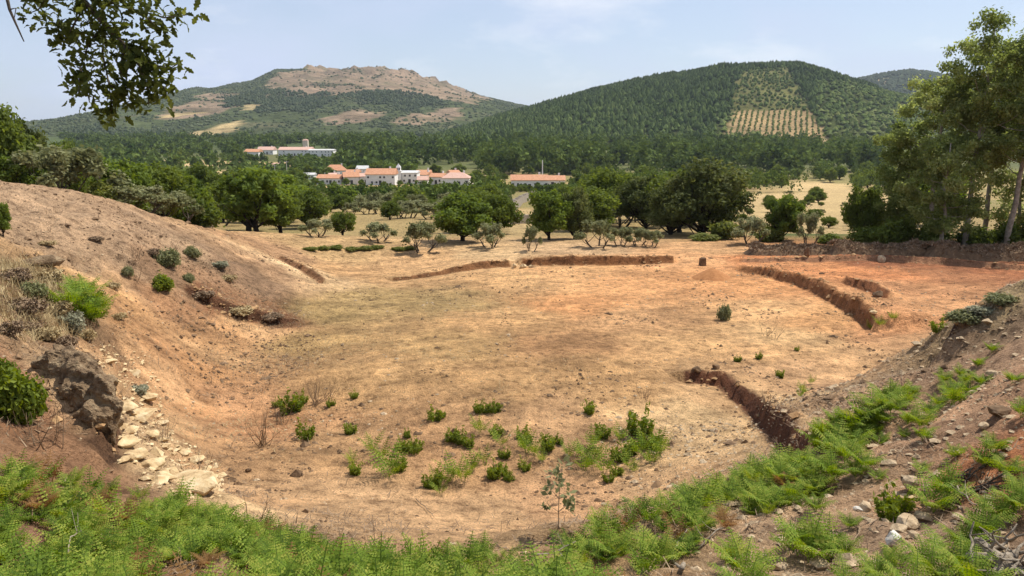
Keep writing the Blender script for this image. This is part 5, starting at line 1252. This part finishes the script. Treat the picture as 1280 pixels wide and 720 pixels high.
# dry weeds: bundles of dead stalks
def weed(u, v, hpx, n, label, group=None, seed=0, spread=.3):
    p = hit(u, v); h = hpx * p[1] / FPX; r = rng(900 + seed); mb = MB()
    for q in range(n):
        a = np.array([r.normal() * spread * .25, r.normal() * spread * .25, -.04]); b = a + np.array([r.normal() * spread * h, r.normal() * spread * h, h * r.uniform(.6, 1)])
        l_ = limb(r, a, b, 6, .12); mb.tube(l_, np.linspace(.009, .003, 6), 4, r.uniform(0, .7))
        for _ in range(3):
            c = l_[r.integers(2, 5)]; mb.tube([c, c + r.normal(size=3) * h * .12 + np.array([0, 0, h * .12])], [.004, .002], 3, r.uniform(0, .6))
    return tag(link("dry_weed", mb.mesh("dry_weed"), M["twig"], None, p), label, "weed", group)
for q, (u, v, h, n, lb) in enumerate([(328,556,52,16,"bunch of dead brown stalks at the foot of the left slope"),(396,508,44,14,"tall dry weed beside the dark tufts on the floor"),(410,500,26,10,"low dry weed right of the tall one"),(350,530,36,10,"dry weed between the dead stalks and the tufts"),
 (958,420,26,5,"upright dead stalk pair on the floor below the curved trench"),(972,424,22,4,"shorter dead stalk right of the upright pair"),(312,652,60,3,"single thin stalk rising from the ferns at the near left"),(238,600,50,3,"thin dark stalk in front of the broad pale slab"),(205,552,40,8,"dry weed in the pale gully"),
 (466,690,44,4,"thin dead stalks at the near edge of the floor"),(480,690,40,2,"leaning dead stalk right of the thin near stalks"),(803,498,20,8,"dry weed near the corner of the shallow pit"),(166,330,30,12,"dark dead weed standing on the left bank"),(172,352,26,10,"dark dead weed below the standing one on the left bank"),
 (45,560,70,6,"tall dry stalks beside the big green bush at the left"),(70,560,60,5,"dry stalks right of the tall ones at the left"),(1216,615,50,5,"dry stalks over the tangled roots"),(960,505,20,6,"dry weed on the lip of the dark trench")]):
    weed(u, v, h, n, lb, None, q)
def stick(u0, v0, u1, v1, rad, label, mat="dead", name="stick", kids=2, seed=0, lift=.05):
    a, b = hit(u0, v0), hit(u1, v1); r = rng(950 + seed); mb = MB(); c = a.copy()
    l_ = limb(r, a - c, b - c, 8, .12); gz = H(l_[:, 0] + c[0], l_[:, 1] + c[1]) - c[2]; l_[:, 2] = np.maximum(gz + lift, l_[:, 2] * .2 + gz * .8); mb.tube(l_, np.linspace(rad, rad * .45, 8), 7)
    for q in range(kids):
        s_ = l_[r.integers(2, 7)]; e = s_ + np.array([r.normal() * .2, r.normal() * .2, r.uniform(.02, .16)]); mb.tube(limb(r, s_, e, 4, .1), np.linspace(rad * .5, rad * .2, 4), 5)
    return tag(link(name, mb.mesh(name, True), M[mat], None, c), label, "stick")
stick(852,716,890,668,.028,"weathered log lying between the ferns at the bottom",name="log",kids=1)
stick(872,690,908,664,.014,"thin grey stick beside the log at the bottom",seed=1)
stick(520,626,546,652,.012,"thin dark twig lying on the near floor",mat="twig",seed=2)
stick(666,716,715,704,.012,"pale stick lying on the ferns at the bottom middle",seed=3,lift=.25)
stick(90,724,98,690,.010,"pale bent twig standing in the ferns at the lower left",seed=4,lift=.3)
stick(930,640,975,618,.02,"dark stick under the ferns below the trench",mat="twig",seed=5)
stick(1195,618,1216,646,.012,"thin forked twig hanging over the tangled roots",seed=6,lift=.12)
stick(1062,690,1080,655,.01,"thin dry twig on the bare earth beside the big fern clump",mat="twig",seed=7)
for q, (u, v, w) in enumerate([(1222,618,60),(1206,600,34)]):
    p = hit(u, v); k = p[1] / FPX; r = rng(970 + q); mb = MB()
    for i in range(16):
        a = r.normal(size=3) * np.array([w * k * .35, w * k * .3, .0]); b = a + r.normal(size=3) * np.array([w * k * .5, w * k * .3, .0]); l_ = limb(r, a, b, 8, .25)
        l_[:, 2] = H(l_[:, 0] + p[0], l_[:, 1] + p[1]) - p[2] + .02 + np.sin(np.linspace(0, 3.1, 8)) * r.uniform(0, .12); mb.tube(l_, np.linspace(.014, .006, 8), 5)
    tag(link("root_tangle", mb.mesh("root_tangle", True), M["bark"], None, p), ["tangle of exposed brown roots below the red soil", "smaller root tangle just above the big one"][q], "roots")
# grey dead wood in the lower right corner
p = hit(1256, 712); k = p[1] / FPX; r = rng(980); t = tag(empty("dead_stump", p), "gnarled grey dead stump with broken branches in the lower right corner", "stump")
mb = MB()
for i in range(7):
    az = i * .9 + r.uniform(0, .3); b = np.array([math.cos(az) * .30, math.sin(az) * .26, r.uniform(.0, .22)]); mb.tube(limb(r, (0, 0, .06), b, 7, .22), np.linspace(.085, .03, 7) * r.uniform(.7, 1.2), 8)
link("stump", mb.mesh("stump", True), M["dead"], t)
for i in range(16):
    a = r.normal(size=3) * np.array([.16, .14, 0]) + np.array([0, 0, .1]); b = a + np.array([r.normal() * .28, r.normal() * .22, r.uniform(-.02, .30)]); mb = MB(); l_ = limb(r, a, b, 7, .25); mb.tube(l_, np.linspace(.020, .007, 7), 6)
    mb.tube(limb(r, l_[4], l_[4] + r.normal(size=3) * .12, 4, .2), np.linspace(.009, .004, 4), 5); link("branch", mb.mesh("branch", True), M["dead"], t)
# bank of cut brush under the grove
def brush(u0, u1, v, d, h, label, seed, mats=("twig", "clod")):
    x0, x1 = ray(u0, 315)[0] * d, ray(u1, 315)[0] * d; r = rng(seed); c = np.array([(x0 + x1) / 2, d, ground((x0 + x1) / 2, d)])
    t = tag(empty("brush_bank", c), label, "brush pile"); L = (x1 - x0) / 2
    n1, n2 = int(L * 8), 9; a, b = np.meshgrid(np.linspace(-1.05, 1.05, n1), np.linspace(-1, 1, n2)); X_, Y_ = a * L, b * 1.1
    Z_ = np.maximum(0, 1 - b ** 2) ** .7 * np.clip((1.05 - np.abs(a)) * 5, 0, 1) * h * (.8 + fbm(X_ * .9 + seed, Y_, seed, 4) * 1.0) + H((X_ + c[0]).ravel(), (Y_ + c[1]).ravel()).reshape(X_.shape) - c[2] - .08
    i = (np.arange(n2 - 1)[:, None] * n1 + np.arange(n1 - 1)[None]).ravel(); me = mesh_from("mound", np.stack([X_, Y_, Z_], -1).reshape(-1, 3), [np.stack([i, i + 1, i + n1 + 1, i + n1], -1)], None, False)
    link("mound", me, M["clod"], t)
    n = int(L * 900); X1, Y1 = r.uniform(-1, 1, n) * L, r.normal(0, .5, n); pk = np.maximum(0, 1 - (Y1 / 1.15) ** 2) ** .7 * h * (.8 + fbm(X1 * .9 + seed, Y1, seed, 4)) + H(X1 + c[0], Y1 + c[1]) - c[2]
    P = np.c_[X1, Y1, pk]; V, F, v = leaf_cloud(r, P, r.normal(size=(n, 3)), np.full(n, .055), 5.0); link("cuttings", mesh_from("cuttings", V, [F], v), M["twig"], t)
brush(934, 1040, 316, 47.5, .75, "left low end of the brown brush bank, before the dry field", 991)
brush(1036, 1160, 318, 46.5, 1.05, "middle of the brown brush bank under the grove's left flank", 992)
brush(1155, 1300, 320, 45.5, 1.15, "right end of the brown brush bank under the tallest trees", 993)

# ------------------------------------------------------------------ the oak whose branch hangs in at the upper left
r = rng(1001); D = 6.6
tb = np.array([-8.6, 5.2, 0.0]); tb[2] = ground(tb[0], tb[1])
oak = tag(empty("oak_tree", tb), "oak branch with lobed leaves hanging into the sky at the upper left", "oak branch")
mb = MB(); W = lambda u, v, d=D: at(u, v, d) - tb
fork = np.array([.3, .2, 3.4]); mb.tube(limb(r, (0, 0, -.3), fork, 8, .05), np.linspace(.34, .22, 8), 10); mb.tube(limb(r, fork, (-.6, .4, 7.5), 8, .08), np.linspace(.2, .06, 8), 8)
link("trunk", mb.mesh("trunk", True), M["bark"], oak)
mb = MB(); main = np.array([fork, W(-260, -60, 6.0), W(-40, -70, 6.3), W(70, -34), W(109, 6), W(131, 31), W(156, 56), W(171, 74), W(186, 100)])
mb.tube(main, [.13, .085, .055, .034, .026, .020, .014, .010, .006], 8)
TW = [[(70,-34),(62,-8),(48,12),(38,16)],[(109,6),(96,24),(84,46),(80,52)],[(131,31),(112,52),(100,84),(98,118)],[(131,31),(128,66),(136,104),(140,134),(138,148)],[(156,56),(150,88),(158,112),(162,126)],[(171,74),(196,82),(212,86),(222,80)],
      [(120,-6),(150,8),(176,14),(206,22),(238,18)],[(176,14),(192,30),(196,42)],[(171,74),(184,108),(186,132)],[(100,84),(108,112),(112,128)],[(156,56),(178,60),(198,66)],[(186,100),(202,106),(206,112)],[(70,-34),(110,-20),(160,-14),(190,-4)],[(84,46),(76,36),(74,28)],[(136,104),(146,112),(150,118)]]
tips = []
for q, w_ in enumerate(TW):
    p3 = np.array([W(u, v, D + r.normal() * .12) for u, v in w_]); mb.tube(p3, np.linspace(.010, .004, len(p3)), 5)
    for a, b in zip(p3[:-1], p3[1:]):
        m_ = max(2, int(np.linalg.norm(b - a) / .055)); tips += [a + (b - a) * i / m_ for i in range(m_)]
    tips.append(p3[-1])
tips += [a + (b - a) * t_ for a, b in zip(main[3:-1], main[4:]) for t_ in (.1, .3, .5, .7, .9)]
bare = np.array([W(5, -20, 6.2), W(12, 12, 6.2), W(20, 30, 6.2), W(30, 52, 6.2)]); mb.tube(bare, [.016, .011, .008, .004], 6); mb.tube([bare[1], W(20, 10, 6.2), W(18, 22, 6.2)], [.007, .005, .003], 5)
mb.tube([W(-40, -70, 6.3), bare[0]], [.03, .016], 6)
link("limb", mb.mesh("limb", True), M["bark"], oak)
# lobed leaves in little rosettes
half = [(0, .02), (.16, .13), (.26, .09), (.40, .24), (.50, .15), (.66, .25), (.76, .15), (.90, .12), (1.0, 0)]
out = np.array(half + [(x_, -y_) for x_, y_ in half[-2::-1]]); nl = len(out)
P = np.repeat(np.array(tips), 7, 0); n = len(P); P = P + r.normal(size=(n, 3)) * .058
ax = r.normal(size=(n, 3)) * .9 + np.array([.1, 0, -.35]); ax /= np.linalg.norm(ax, axis=1)[:, None]; nr_ = r.normal(size=(n, 3)) * .7 + np.array([0, -.2, .6]); b_ = np.cross(nr_, ax); b_ /= np.linalg.norm(b_, axis=1)[:, None]; nr_ = np.cross(ax, b_)
sz = r.uniform(.065, .125, n)[:, None, None]
V = P[:, None] + sz * (ax[:, None] * out[None, :, :1] + b_[:, None] * out[None, :, 1:] * .95 + nr_[:, None] * ((out[None, :, :1] - .5) ** 2 * -.35 + np.abs(out[None, :, 1:]) * .35))
link("leaves", mesh_from("leaves", V.reshape(-1, 3), [np.arange(n * nl).reshape(n, nl)], np.repeat(np.clip(r.normal(.45, .25, n), 0, 1), nl)), M["branch_leaf"], oak)
# its crown, above and beside the picture
bl = [(-.6 + r.normal() * 1.3, .3 + r.normal() * 1.2, 7.2 + r.normal() * 1.0, 1.1, 1.1, .9) for _ in range(12)]
V, F, v = blob_leaves(r, bl, 7000, .14, .5, .5, 6); link("crown", mesh_from("crown", V, [F], v), M["branch_leaf"], oak)

# ------------------------------------------------------------------ the air
haze = bpy.data.materials.new("haze"); haze.use_nodes = True; hn = haze.node_tree.nodes; hn.clear()
ho = hn.new("ShaderNodeOutputMaterial"); hv = hn.new("ShaderNodeVolumePrincipled"); haze.node_tree.links.new(hv.outputs[0], ho.inputs["Volume"])
hv.inputs["Color"].default_value = (.80, .89, 1.0, 1); hv.inputs["Density"].default_value = 0.00006; hv.inputs["Anisotropy"].default_value = 0.2
mb = MB(); mb.box((0, 5490, 130), (15000, 11080, 340)); ob = link("haze", mb.mesh("haze"), haze); tag(ob, "thin summer haze over the whole valley", "haze", kind="stuff")
